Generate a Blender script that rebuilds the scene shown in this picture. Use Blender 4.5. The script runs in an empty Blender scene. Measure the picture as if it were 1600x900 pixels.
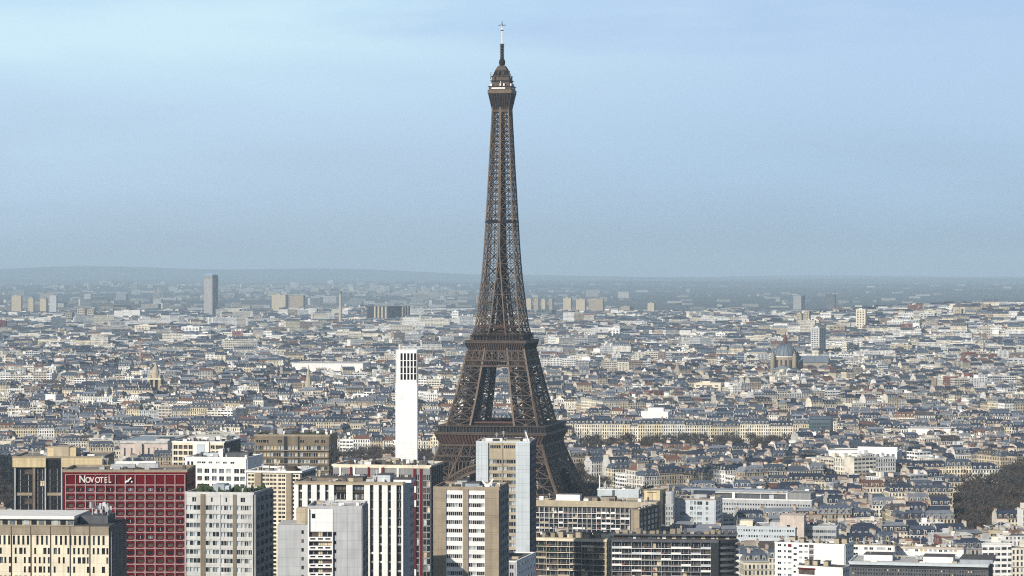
import bpy, math, random
import numpy as np
from mathutils import Vector, Matrix

R = math.radians
SC = bpy.context.scene
COL = SC.collection
FOC = 4560.0      # focal length in 1600-px units
CAMZ = 164.0      # balloon height
HY = 418.0        # image row of the eye level
rnd = random.Random(7)
EXPO = 0.15          # exposure in stops
LOWK = 1.0 / 2 ** EXPO

# ------------------------------------------------------------------ camera
cd = bpy.data.cameras.new('camera')
cd.sensor_width = 36.0
cd.lens = FOC / 1600 * 36.0
cd.clip_start = 5.0
cd.clip_end = 120000.0
cam = bpy.data.objects.new('camera', cd)
COL.objects.link(cam)
cam.location = (0, 0, CAMZ)
cam.rotation_euler = (R(90) - math.atan((450 - HY) / FOC), 0, 0)
SC.camera = cam

# ------------------------------------------------------------------ world, sun, exposure
SUN_AZ = R(-142.0)   # from +Y towards +X
SUN_EL = R(27.0)
w = bpy.data.worlds.new('World')
SC.world = w
w.use_nodes = True
nt = w.node_tree
nt.nodes.clear()
N = nt.nodes.new
out = N('ShaderNodeOutputWorld'); bg = N('ShaderNodeBackground')
sky = N('ShaderNodeTexSky'); sky.sky_type = 'NISHITA'; sky.sun_disc = False
sky.sun_elevation = SUN_EL; sky.sun_rotation = SUN_AZ
sky.altitude = 100; sky.air_density = 1.0; sky.dust_density = 1.2; sky.ozone_density = 1.5
tc = N('ShaderNodeTexCoord'); sp = N('ShaderNodeSeparateXYZ')
nt.links.new(tc.outputs['Generated'], sp.inputs[0])
def lin(c): return tuple(((v / 255) / 12.92 if v / 255 < .04045 else ((v / 255 + .055) / 1.055) ** 2.4) for v in c)
def mkramp(stops):      # winter air: grey-blue bank low down, pale cyan above
    r_ = N('ShaderNodeValToRGB'); cr = r_.color_ramp; cr.interpolation = 'B_SPLINE'
    cr.elements[0].position = stops[0][0]; cr.elements[0].color = (*lin(stops[0][1]), 1)
    cr.elements[1].position = stops[-1][0]; cr.elements[1].color = (*lin(stops[-1][1]), 1)
    for p_, c_ in stops[1:-1]:
        e = cr.elements.new(p_); e.color = (*lin(c_), 1)
    return r_
rl = mkramp([(0, (168, 188, 208)), (.15, (177, 200, 220)), (.36, (188, 213, 237)), (.55, (195, 223, 246)), (.70, (205, 236, 252)), (.78, (213, 243, 254)), (.90, (199, 230, 251)), (1, (189, 219, 247))])
rr_ = mkramp([(0, (158, 180, 203)), (.15, (165, 190, 212)), (.36, (174, 202, 229)), (.55, (182, 210, 238)), (.72, (185, 213, 242)), (.85, (181, 209, 242)), (1, (175, 203, 240))])
mp = N('ShaderNodeMapping'); mp.inputs['Scale'].default_value = (4, 4, 24); mp.inputs['Rotation'].default_value = (0, R(5), 0)
nz = N('ShaderNodeTexNoise'); nz.inputs['Scale'].default_value = 2.2; nz.inputs['Detail'].default_value = 5; nz.inputs['Roughness'].default_value = 0.5
nt.links.new(tc.outputs['Generated'], mp.inputs[0]); nt.links.new(mp.outputs[0], nz.inputs['Vector'])
wob = N('ShaderNodeMath'); wob.operation = 'MULTIPLY_ADD'; wob.inputs[1].default_value = 0.05; wob.inputs[2].default_value = -0.025
nt.links.new(nz.outputs['Fac'], wob.inputs[0])
zs_ = N('ShaderNodeMath'); zs_.operation = 'ADD'; nt.links.new(sp.outputs['Z'], zs_.inputs[0]); nt.links.new(wob.outputs[0], zs_.inputs[1])
mr = N('ShaderNodeMapRange'); mr.inputs['From Min'].default_value = 0.0; mr.inputs['From Max'].default_value = 0.10
nt.links.new(zs_.outputs[0], mr.inputs['Value'])
nt.links.new(mr.outputs[0], rl.inputs[0]); nt.links.new(mr.outputs[0], rr_.inputs[0])
mrx = N('ShaderNodeMapRange'); mrx.inputs['From Min'].default_value = -0.14; mrx.inputs['From Max'].default_value = 0.16; mrx.interpolation_type = 'SMOOTHSTEP'
xw = N('ShaderNodeMath'); xw.operation = 'MULTIPLY_ADD'; xw.inputs[1].default_value = 0.25; nt.links.new(nz.outputs['Fac'], xw.inputs[0])
xo = N('ShaderNodeMath'); xo.operation = 'SUBTRACT'; xo.inputs[1].default_value = 0.125; nt.links.new(sp.outputs['X'], xo.inputs[0]); nt.links.new(xo.outputs[0], xw.inputs[2])
nt.links.new(xw.outputs[0], mrx.inputs['Value'])
mlr = N('ShaderNodeMixRGB'); nt.links.new(mrx.outputs[0], mlr.inputs[0]); nt.links.new(rl.outputs[0], mlr.inputs[1]); nt.links.new(rr_.outputs[0], mlr.inputs[2])
WS = 0.06
scl = N('ShaderNodeVectorMath'); scl.operation = 'SCALE'; scl.inputs['Scale'].default_value = LOWK / WS; nt.links.new(mlr.outputs[0], scl.inputs[0])
mz = N('ShaderNodeMapRange'); mz.inputs['From Min'].default_value = 0.11; mz.inputs['From Max'].default_value = 0.40; mz.interpolation_type = 'SMOOTHSTEP'
nt.links.new(sp.outputs['Z'], mz.inputs['Value'])
mul = N('ShaderNodeMixRGB'); nt.links.new(mz.outputs[0], mul.inputs[0]); nt.links.new(scl.outputs[0], mul.inputs[1]); nt.links.new(sky.outputs[0], mul.inputs[2])
nt.links.new(mul.outputs[0], bg.inputs[0]); bg.inputs[1].default_value = WS
nt.links.new(bg.outputs[0], out.inputs[0])

sd = bpy.data.lights.new('sun', 'SUN'); sd.energy = 5.0; sd.angle = R(0.5); sd.color = (1.0, 0.93, 0.82)
sun = bpy.data.objects.new('sun', sd); COL.objects.link(sun)
sv = Vector((math.sin(SUN_AZ) * math.cos(SUN_EL), math.cos(SUN_AZ) * math.cos(SUN_EL), math.sin(SUN_EL)))
sun.rotation_euler = sv.to_track_quat('Z', 'Y').to_euler()
sun.location = (-800, -500, 900)

vs = SC.view_settings
vs.view_transform = 'Standard'; vs.look = 'None'; vs.gamma = 1.0; vs.exposure = EXPO; vs.use_curve_mapping = False
SC.cycles.max_bounces = 4; SC.cycles.diffuse_bounces = 2; SC.cycles.volume_bounces = 3
SC.cycles.transparent_max_bounces = 4
SC.cycles.use_denoising = False      # keep the fine detail and a little grain
SC.cycles.pixel_filter_type = 'BLACKMAN_HARRIS'; SC.cycles.filter_width = 1.1

# ------------------------------------------------------------------ helpers
def tag(o, label=None, cat=None, group=None, kind=None):
    if label: o['label'] = label
    if cat: o['category'] = cat
    if group: o['group'] = group
    if kind: o['kind'] = kind
    return o

def empty(name, loc, rz=0.0):
    o = bpy.data.objects.new(name, None); COL.objects.link(o)
    o.location = loc; o.rotation_euler = (0, 0, rz); o.empty_display_size = 2
    return o

def mat_node(name):
    m = bpy.data.materials.new(name); m.use_nodes = True
    n = m.node_tree; b = n.nodes['Principled BSDF']
    return m, n, b

def weathered(name, col, rough=0.85, amt=0.16, streak=0.12, scale=0.25, metal=0.0, joints=0.0):
    m, n, b = mat_node(name)
    t = n.nodes.new('ShaderNodeTexCoord')
    a = n.nodes.new('ShaderNodeTexNoise'); a.inputs['Scale'].default_value = scale; a.inputs['Detail'].default_value = 6
    mp = n.nodes.new('ShaderNodeMapping'); mp.inputs['Scale'].default_value = (1.0, 1.0, 0.06)
    s = n.nodes.new('ShaderNodeTexNoise'); s.inputs['Scale'].default_value = 0.9; s.inputs['Detail'].default_value = 4
    n.links.new(t.outputs['Object'], a.inputs['Vector']); n.links.new(t.outputs['Object'], mp.inputs[0]); n.links.new(mp.outputs[0], s.inputs['Vector'])
    f1 = n.nodes.new('ShaderNodeMapRange'); f1.inputs[1].default_value = .3; f1.inputs[2].default_value = .7; f1.inputs[3].default_value = 1 - amt; f1.inputs[4].default_value = 1 + amt * .6
    f2 = n.nodes.new('ShaderNodeMapRange'); f2.inputs[1].default_value = .3; f2.inputs[2].default_value = .7; f2.inputs[3].default_value = 1 - streak; f2.inputs[4].default_value = 1 + streak * .5
    n.links.new(a.outputs['Fac'], f1.inputs[0]); n.links.new(s.outputs['Fac'], f2.inputs[0])
    mm = n.nodes.new('ShaderNodeMath'); mm.operation = 'MULTIPLY'
    n.links.new(f1.outputs[0], mm.inputs[0]); n.links.new(f2.outputs[0], mm.inputs[1])
    fac_ = mm.outputs[0]
    if joints:      # joints between cladding panels, with a slightly different tone for each panel
        sx = n.nodes.new('ShaderNodeSeparateXYZ'); n.links.new(t.outputs['Object'], sx.inputs[0])
        def op(o_, x, y=None):
            k = n.nodes.new('ShaderNodeMath'); k.operation = o_
            for i, q in enumerate((x, y)):
                if q is None: continue
                if isinstance(q, (int, float)): k.inputs[i].default_value = q
                else: n.links.new(q, k.inputs[i])
            return k.outputs[0]
        hz_ = op('DIVIDE', sx.outputs[2], 2.75); hx = op('DIVIDE', op('ADD', sx.outputs[0], sx.outputs[1]), 3.3)
        ln = op('MAXIMUM', op('LESS_THAN', op('FRACT', hz_), .045), op('LESS_THAN', op('FRACT', hx), .03))
        cb = n.nodes.new('ShaderNodeCombineXYZ'); n.links.new(op('FLOOR', hz_), cb.inputs[0]); n.links.new(op('FLOOR', hx), cb.inputs[1])
        wn = n.nodes.new('ShaderNodeTexWhiteNoise'); n.links.new(cb.outputs[0], wn.inputs['Vector'])
        tone = op('ADD', op('MULTIPLY', wn.outputs['Value'], .09), .93)
        fac_ = op('MULTIPLY', op('MULTIPLY', fac_, tone), op('SUBTRACT', 1.0, op('MULTIPLY', ln, joints)))
    v = n.nodes.new('ShaderNodeVectorMath'); v.operation = 'SCALE'; v.inputs[0].default_value = col
    n.links.new(fac_, v.inputs['Scale']); n.links.new(v.outputs[0], b.inputs['Base Color'])
    b.inputs['Specular IOR Level'].default_value = .3 if col[1] > .02 else .08
    b.inputs['Roughness'].default_value = rough; b.inputs['Metallic'].default_value = metal
    return m

def glassy(name, col, rough=0.12, var=0.5):
    m, n, b = mat_node(name)
    oi = n.nodes.new('ShaderNodeTexCoord'); a = n.nodes.new('ShaderNodeTexNoise'); a.inputs['Scale'].default_value = 0.8; a.inputs['Detail'].default_value = 1
    n.links.new(oi.outputs['Object'], a.inputs['Vector'])
    r_ = n.nodes.new('ShaderNodeMapRange'); r_.inputs[1].default_value = .3; r_.inputs[2].default_value = .7; r_.inputs[3].default_value = 1 - var; r_.inputs[4].default_value = 1 + var
    n.links.new(a.outputs['Fac'], r_.inputs[0])
    v = n.nodes.new('ShaderNodeVectorMath'); v.operation = 'SCALE'; v.inputs[0].default_value = col
    n.links.new(r_.outputs[0], v.inputs['Scale']); n.links.new(v.outputs[0], b.inputs['Base Color'])
    b.inputs['Roughness'].default_value = rough; b.inputs['Specular IOR Level'].default_value = .22
    return m

M = {}
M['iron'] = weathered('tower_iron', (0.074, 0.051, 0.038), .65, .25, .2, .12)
M['iron_lit'] = weathered('tower_iron_lit', (0.135, 0.093, 0.063), .6, .2, .2, .12)  # lighter copy of the iron: sunlight on the outer members put into the colour
M['iron_dark'] = weathered('tower_iron_dark', (0.020, 0.015, 0.015), .7, .2, .2, .12)  # near-black copy of the iron: shade within the lattice painted into the colour
M['iron_red'] = weathered('tower_iron_primer', (0.11, 0.048, 0.035), .7, .2, .2, .12)
M['tan'] = weathered('tan_concrete', (0.30, 0.25, 0.185), joints=.22)
M['tan_light'] = weathered('tan_light', (0.42, 0.36, 0.26), joints=.22)
M['cream'] = weathered('cream_stone', (0.74, 0.67, 0.52), joints=.22)
M['rose'] = weathered('rose_beige', (0.55, 0.47, 0.41))
M['crown'] = weathered('yellow_stone', (0.60, 0.49, 0.30), .85, .1, .25, joints=.22)
M['white'] = weathered('white_render', (0.80, 0.79, 0.76), .8, .06, .08, joints=.22)
M['offwhite'] = weathered('off_white_panels', (0.52, 0.52, 0.50), .8, .1, .14, joints=.22)
M['white_tile'] = weathered('white_tile', (0.84, 0.84, 0.83), .6, .05, .09, joints=.13)
M['paleblue'] = weathered('pale_blue_cladding', (0.50, 0.55, 0.58), .7, .05, .06, joints=.22)
M['lightgrey'] = weathered('light_grey_concrete', (0.42, 0.43, 0.44), .85, .1, .14, joints=.22)
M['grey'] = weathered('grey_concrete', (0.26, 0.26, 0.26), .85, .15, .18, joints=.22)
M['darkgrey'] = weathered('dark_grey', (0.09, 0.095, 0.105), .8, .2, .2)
M['brown'] = weathered('brown_concrete', (0.20, 0.165, 0.12), .85, .2, .2, joints=.22)
M['darkbrown'] = weathered('dark_brown', (0.06, 0.045, 0.035), .8, .2, .2)
M['black'] = weathered('black_cladding', (0.02, 0.022, 0.026), .5, .2, .2)
M['red'] = weathered('red_panel', (0.125, 0.0025, 0.005), .45, .2, .15)
M['redside'] = weathered('red_panel_matt', (0.13, 0.008, 0.012), .6, .2, .15)
M['pinkgrid'] = weathered('pale_grid', (0.33, 0.22, 0.23), .7, .08, .1)
M['roofgravel'] = weathered('roof_gravel', (0.24, 0.22, 0.20), .95, .35, .0, .4)
M['roofdark'] = weathered('roof_felt', (0.09, 0.085, 0.085), .95, .35, .0, .4)
M['rooflight'] = weathered('roof_light', (0.48, 0.47, 0.45), .9, .25, .0, .4)
M['zinc'] = weathered('zinc_sheet', (0.30, 0.34, 0.38), .5, .2, .1, .3)
M['slate'] = weathered('slate', (0.085, 0.105, 0.14), .6, .25, .1, .4)
M['metal'] = weathered('duct_metal', (0.42, 0.43, 0.44), .45, .2, .1, .5)
M['plant'] = weathered('roof_plants', (0.035, 0.055, 0.025), .95, .5, .0, 1.2)
M['steel'] = weathered('pale_steel', (0.55, 0.56, 0.57), .5, .1, .1)
M['orange'] = weathered('orange_paint', (0.55, 0.25, 0.08), .6, .1, .1)
M['bark'] = weathered('bark', (0.05, 0.04, 0.032), .95, .3, .2, 1.0)
M['twig'] = weathered('twigs', (0.078, 0.060, 0.050), .95, .45, .0, .25)
M['twig2'] = weathered('twigs_grey', (0.060, 0.056, 0.052), .95, .45, .0, .25)
M['g_dark'] = glassy('glass_dark', (0.018, 0.020, 0.026))
M['g_black'] = glassy('glass_black', (0.008, 0.009, 0.012), .45, .4)
M['g_mid'] = glassy('glass_mid', (0.11, 0.13, 0.15), .15, .4)
M['g_light'] = glassy('glass_blinds', (0.38, 0.42, 0.43), .4, .25)
M['g_cream'] = glassy('glass_curtain', (0.50, 0.42, 0.28), .5, .3)
M['g_brown'] = glassy('glass_brown', (0.085, 0.065, 0.055), .3, .5)
M['g_red'] = glassy('awning_red', (0.30, 0.05, 0.04), .6, .3)

class MB:
    """collects quads and builds them as ONE mesh object"""
    def __init__(self): self.v = []; self.f = []; self.m = []; self.mats = []
    def mi(self, mat):
        if mat not in self.mats: self.mats.append(mat)
        return self.mats.index(mat)
    def hexa(self, p, mat, faces=((0, 3, 2, 1), (4, 5, 6, 7), (0, 1, 5, 4), (1, 2, 6, 5), (2, 3, 7, 6), (3, 0, 4, 7))):
        b = len(self.v); self.v += [tuple(q) for q in p]; k = self.mi(mat)
        for f in faces: self.f.append(tuple(b + i for i in f)); self.m.append(k)
    def box(self, x0, x1, y0, y1, z0, z1, mat):
        if x0 > x1: x0, x1 = x1, x0
        if y0 > y1: y0, y1 = y1, y0
        self.hexa([(x0, y0, z0), (x1, y0, z0), (x1, y1, z0), (x0, y1, z0), (x0, y0, z1), (x1, y0, z1), (x1, y1, z1), (x0, y1, z1)], mat)
    def frus(self, hb, z0, ht, z1, mat, cx=0, cy=0):
        (a, b), (c, d) = (hb if isinstance(hb, tuple) else (hb, hb)), (ht if isinstance(ht, tuple) else (ht, ht))
        self.hexa([(cx - a, cy - b, z0), (cx + a, cy - b, z0), (cx + a, cy + b, z0), (cx - a, cy + b, z0), (cx - c, cy - d, z1), (cx + c, cy - d, z1), (cx + c, cy + d, z1), (cx - c, cy + d, z1)], mat)
    def beam(self, p, q, w, mat, h=None):
        p = Vector(p); q = Vector(q); d = (q - p)
        if d.length < 1e-6: return
        d.normalize()
        up = Vector((0, 0, 1)) if abs(d.z) < .95 else Vector((0, 1, 0))
        s = d.cross(up).normalized() * (w / 2); t = s.cross(d).normalized() * ((h or w) / 2)
        self.hexa([p - s - t, p + s - t, p + s + t, p - s + t, q - s - t, q + s - t, q + s + t, q - s + t], mat)
    def tube(self, prof, n, mat, cx=0, cy=0, cap=True):
        b = len(self.v); k = self.mi(mat)
        for r, z in prof:
            for i in range(n):
                a = 2 * math.pi * i / n; self.v.append((cx + r * math.cos(a), cy + r * math.sin(a), z))
        for j in range(len(prof) - 1):
            for i in range(n):
                i2 = (i + 1) % n
                self.f.append((b + j * n + i, b + j * n + i2, b + (j + 1) * n + i2, b + (j + 1) * n + i)); self.m.append(k)
        if cap:
            self.f.append(tuple(b + (len(prof) - 1) * n + i for i in range(n))); self.m.append(k)
    def mesh(self, name):
        me = bpy.data.meshes.new(name); me.from_pydata(self.v, [], self.f)
        for m in self.mats: me.materials.append(M[m] if isinstance(m, str) else m)
        me.polygons.foreach_set('material_index', self.m); me.update()
        return me
    def build(self, name, parent=None, loc=(0, 0, 0)):
        o = bpy.data.objects.new(name, self.mesh(name)); COL.objects.link(o)
        o.location = loc
        if parent: o.parent = parent
        return o

# ------------------------------------------------------------------ terrain
def terr(x, y):
    x = np.asarray(x, float); y = np.asarray(y, float)
    z = 62 * np.exp(-(np.abs(x - 1120) / 560) ** 4 - ((y - 6100) / 850) ** 2)
    z = z + 9 * np.exp(-((x - 300) / 900) ** 2 - ((y - 7000) / 900) ** 2)
    far = np.clip((y - 16000) / 9000, 0, 1); far = far * far * (3 - 2 * far)
    ridge = 150 * np.exp(-((x + 5600) / 2500) ** 2 - ((y - 38000) / 2600) ** 2) + 105 * np.exp(-((x + 2300) / 2300) ** 2 - ((y - 39000) / 2600) ** 2)
    z = z + 9 * np.exp(-((y - 30000) / 3000) ** 2) * np.sin(x / 310 + 2 * np.sin(x / 900)) * (x < 0)
    z = z + ridge + far * (16 * np.sin(x / 1400 + 1.3) * np.sin(y / 1900) + 12 * np.sin(x / 600 + y / 900))+ far * 14
    return z
def terr1(x, y): return float(terr(x, y))

ys = np.concatenate([np.linspace(-400, 12000, 110), np.linspace(12300, 46000, 90)])
xs = np.concatenate([np.linspace(-15000, -2800, 40), np.linspace(-2700, 2700, 60), np.linspace(2800, 15000, 40)])
XX, YY = np.meshgrid(xs, ys); ZZ = terr(XX, YY)
gv = np.stack([XX, YY, ZZ], -1).reshape(-1, 3)
nx, ny = len(xs), len(ys)
gi = np.arange(nx * ny).reshape(ny, nx)
gf = np.stack([gi[:-1, :-1], gi[:-1, 1:], gi[1:, 1:], gi[1:, :-1]], -1).reshape(-1, 4)
gme = bpy.data.meshes.new('ground'); gme.from_pydata(gv.tolist(), [], gf.tolist())
gm, n, b = mat_node('ground_asphalt_and_gardens')
g = n.nodes.new('ShaderNodeNewGeometry')
n1 = n.nodes.new('ShaderNodeTexNoise'); n1.inputs['Scale'].default_value = 0.0016; n1.inputs['Detail'].default_value = 6
n2 = n.nodes.new('ShaderNodeTexNoise'); n2.inputs['Scale'].default_value = 0.03; n2.inputs['Detail'].default_value = 5
n.links.new(g.outputs['Position'], n1.inputs['Vector']); n.links.new(g.outputs['Position'], n2.inputs['Vector'])
r1 = n.nodes.new('ShaderNodeValToRGB'); r1.color_ramp.elements[0].position = .38; r1.color_ramp.elements[0].color = (0.016, 0.021, 0.018, 1)
r1.color_ramp.elements[1].position = .62; r1.color_ramp.elements[1].color = (0.060, 0.056, 0.052, 1)
r2 = n.nodes.new('ShaderNodeValToRGB'); r2.color_ramp.elements[0].position = .35; r2.color_ramp.elements[0].color = (0.5, 0.5, 0.5, 1)
r2.color_ramp.elements[1].position = .7; r2.color_ramp.elements[1].color = (1.35, 1.3, 1.2, 1)
n.links.new(n1.outputs['Fac'], r1.inputs[0]); n.links.new(n2.outputs['Fac'], r2.inputs[0])
mx = n.nodes.new('ShaderNodeMixRGB'); mx.blend_type = 'MULTIPLY'; mx.inputs[0].default_value = 1
n.links.new(r1.outputs[0], mx.inputs[1]); n.links.new(r2.outputs[0], mx.inputs[2]); n.links.new(mx.outputs[0], b.inputs['Base Color'])
b.inputs['Roughness'].default_value = .95
gme.materials.append(gm)
ground = bpy.data.objects.new('ground', gme); COL.objects.link(ground); ground['kind'] = 'structure'

# ------------------------------------------------------------------ haze: one closed box round everything
hz = MB(); hz.box(-15200, 15200, -600, 46300, -20, 335, 'white')
hm = bpy.data.materials.new('haze'); hm.use_nodes = True; hn = hm.node_tree; hn.nodes.clear()
ho = hn.nodes.new('ShaderNodeOutputMaterial'); hp = hn.nodes.new('ShaderNodeVolumePrincipled')
hp.inputs['Color'].default_value = (0.64, 0.84, 1.0, 1); hp.inputs['Density'].default_value = 4.8e-5; hp.inputs['Anisotropy'].default_value = 0.0
hn.links.new(hp.outputs[0], ho.inputs['Volume'])
hz.mats = [hm]
haze = hz.build('haze'); haze['kind'] = 'stuff'
# ------------------------------------------------------------------ the iron tower
def interp(tab, z):
    zs = [a for a, _ in tab]; vs_ = [b for _, b in tab]
    return float(np.interp(z, zs, vs_))
OUT = [(0, 56), (14, 48.5), (30, 40.8), (45, 34.8), (57.6, 31.2), (62, 29.8), (80, 25.4), (105, 19.9), (116, 17.4), (121, 15.3), (130, 13.9), (142, 12.7), (159, 10.9), (172, 9.95), (192, 8.9), (230, 7.0), (263, 5.5), (276, 5.05)]
INN = [(0, 37), (14, 31.5), (30, 25.3), (45, 19.8), (57.6, 15.4), (62, 14.6), (80, 11.6), (105, 8.2), (116, 7.0), (121, 5.4), (142, 3.2), (172, 0.5), (276, 0.35)]
def ho_(z): return interp(OUT, z)
def hi_(z): return interp(INN, z)

def rotk(p, k):
    x, y, z = p
    for _ in range(k): x, y = -y, x
    return (x, y, z)

def xpanel(m, a, b, c, d, w, mat, star=True, hor=True):
    """a,b lower ends, c,d upper ends (a under c, b under d)"""
    m.beam(a, d, w, mat); m.beam(b, c, w, mat)
    if hor: m.beam(c, d, w * 1.15, mat)
    if star:
        A, B, C_, D_ = map(Vector, (a, b, c, d)); mid = (A + B + C_ + D_) / 4
        m.beam((A + C_) / 2, (B + D_) / 2, w * .55, mat)
        m.beam((A + B) / 2, (C_ + D_) / 2, w * .55, mat)
        # gusset in the crossing
        s = w * .9
        for q in (mid,):
            m.box(q.x - s, q.x + s, q.y - s, q.y + s, q.z - s, q.z + s, 'iron_lit' if mat == 'iron' else mat)

def pillar(name, sx, sy, levels, cw, bw, root, inner=True, lattice=True, mat='iron'):
    m = MB()
    def crn(z):
        o, i = ho_(z), hi_(z)
        return [(sx * o, sy * o, z), (sx * i, sy * o, z), (sx * i, sy * i, z), (sx * o, sy * i, z)]
    for z0, z1 in zip(levels[:-1], levels[1:]):
        a, b = crn(z0), crn(z1)
        for k in range(4):
            m.beam(a[k], b[k], cw, 'iron_lit' if k != 2 else 'iron_dark')
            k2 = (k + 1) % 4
            mt = mat if k in (0, 3) else 'iron_dark'   # inner faces take the dark copy: shade inside the leg, painted in
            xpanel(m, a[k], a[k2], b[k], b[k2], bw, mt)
            if k in (1, 2): m.beam(a[k], b[k2], bw * 1.9, 'iron_dark', bw * .5); m.beam(a[k2], b[k], bw * 1.9, 'iron_dark', bw * .5)  # broad dark braces added to make the leg's inside look shaded
            if lattice:
                # fine secondary lattice between the chords
                A, B, C_, D_ = map(Vector, (a[k], a[k2], b[k], b[k2]))
                for t0, t1 in ((0, .5), (.5, 1)):
                    p0, q0 = A.lerp(C_, t0), B.lerp(D_, t0); p1, q1 = A.lerp(C_, t1), B.lerp(D_, t1)
                    m0, m1 = (p0 + q0) / 2, (p1 + q1) / 2
                    for e0, f0, e1, f1 in ((p0, m0, p1, m1), (m0, q0, m1, q1)):
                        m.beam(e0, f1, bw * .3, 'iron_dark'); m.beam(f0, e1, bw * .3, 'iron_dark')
        if inner:   # diagonals through the leg: stairs, lift rails
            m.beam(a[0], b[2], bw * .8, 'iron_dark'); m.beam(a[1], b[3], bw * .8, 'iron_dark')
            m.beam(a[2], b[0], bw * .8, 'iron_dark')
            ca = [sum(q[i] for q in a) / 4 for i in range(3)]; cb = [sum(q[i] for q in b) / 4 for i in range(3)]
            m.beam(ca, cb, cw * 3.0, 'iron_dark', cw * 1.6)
    return m.build(name, root)

def ring(m, ho, hi, z0, z1, mat):
    m.box(-ho, ho, -ho, -hi, z0, z1, mat); m.box(-ho, ho, hi, ho, z0, z1, mat)
    m.box(-ho, -hi, -hi, hi, z0, z1, mat); m.box(hi, ho, -hi, hi, z0, z1, mat)

def skirt(m, h0, z0, h1, z1, mat, t=.4):
    for k in range(4):
        p = [(-h0, -h0, z0), (h0, -h0, z0), (h0, -h0 + t, z0), (-h0, -h0 + t, z0), (-h1, -h1, z1), (h1, -h1, z1), (h1, -h1 + t, z1), (-h1, -h1 + t, z1)]
        m.hexa([rotk(q, k) for q in p], mat)

def lattice_band(m, z0, z1, cell, w, mat, off=0.3, lim=1.0, dbl=False):
    h0, h1 = ho_(z0), ho_(z1)
    n = max(2, int(round(2 * h0 * lim / cell)))
    for k in range(4):
        F = lambda t, s: rotk(((t - .5) * 2 * (h0 + (h1 - h0) * s) * lim, -(h0 + (h1 - h0) * s) - off, z0 + (z1 - z0) * s), k)
        m.beam(F(0, 0), F(1, 0), w * 1.7, mat); m.beam(F(0, 1), F(1, 1), w * 1.7, mat)
        for i in range(n):
            m.beam(F(i / n, 0), F((i + 1) / n, 1), w, mat); m.beam(F((i + 1) / n, 0), F(i / n, 1), w, mat)
            if dbl:
                m.beam(F(i / n, 0), F(i / n, 1), w * 1.6, mat)
                m.beam(F((i + .5) / n, 0), F((i + 1) / n, .5), w * .7, mat); m.beam(F((i + .5) / n, 0), F(i / n, .5), w * .7, mat)
                m.beam(F((i + .5) / n, 1), F((i + 1) / n, .5), w * .7, mat); m.beam(F((i + .5) / n, 1), F(i / n, .5), w * .7, mat)

TX = (784.5 - 800) / 2.4
ir = empty('iron_lattice_tower', (TX, 1900, 0), -R(12.2))
tag(ir, 'tall brown iron lattice tower with four splayed legs rising above the whole city', 'tower')
lv1 = [0, 10, 20, 30, 39.5, 48, 57]
lv2 = [60, 66.5, 74, 82, 90, 98, 106, 115]
for sx in (-1, 1):
    for sy in (-1, 1):
        pillar('leg', sx, sy, lv1, 1.4, .62, ir)
        pillar('upper_leg', sx, sy, lv2, 1.15, .52, ir)
lv3 = [118, 125]
z = 125.0
step = 11.0
while z < 268:
    z += step; step = max(6.3, step * .962); lv3.append(min(z, 276))
if lv3[-1] < 276: lv3.append(276)
for sx in (-1, 1):
    for sy in (-1, 1):
        pillar('spire_leg', sx, sy, lv3, .72, .34, ir, inner=False, lattice=True)
# shared horizontal girders of the spire
for i, z0 in enumerate(lv3):
    o, i_ = ho_(z0), hi_(z0)
    if z0 < 175 and i + 1 < len(lv3) and i > 0:
        z1 = lv3[i + 1]; o1, i1 = ho_(z1), hi_(z1)
        for k in range(4):
            m = MB()
            m.beam(rotk((-i_, -o, z0), k), rotk((i_, -o, z0), k), .55, 'iron')
            m.beam(rotk((-i_, -o, z0), k), rotk((i1, -o1, z1), k), .4, 'iron'); m.beam(rotk((i_, -o, z0), k), rotk((-i1, -o1, z1), k), .4, 'iron')
            m.build('girder', ir)
# lift shaft through the core
m = MB()
zz = 116.0
while zz < 276:
    hc = 1.9 if zz < 196 else 1.5
    for x in (-1, 1):
        for y in (-1, 1):
            m.beam((x * hc, y * hc, zz), (x * hc, y * hc, zz + 4), .45, 'iron_dark')
    for k in range(4):
        m.beam(rotk((-hc, -hc, zz), k), rotk((hc, -hc, zz + 4), k), .35, 'iron_dark'); m.beam(rotk((hc, -hc, zz), k), rotk((-hc, -hc, zz + 4), k), .35, 'iron_dark')
        m.beam(rotk((-hc, -hc, zz), k), rotk((hc, -hc, zz), k), .4, 'iron_dark')
    zz += 4
for za in (135, 160, 180, 212, 236): m.box(-1.6, 1.6, -1.6, 1.6, za, za + 9, 'iron_dark')
m.beam((0, 0, 117), (0, 0, 276), 1.2, 'iron_dark')
m.build('lift_shaft', ir)
# intermediate landing
m = MB(); hz_ = ho_(194.5)
ring(m, hz_ + .5, hz_ - 2.2, 193, 194, 'iron_dark'); ring(m, hz_ + .2, 1, 194.2, 195, 'iron_dark')
m.build('landing', ir)

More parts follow.
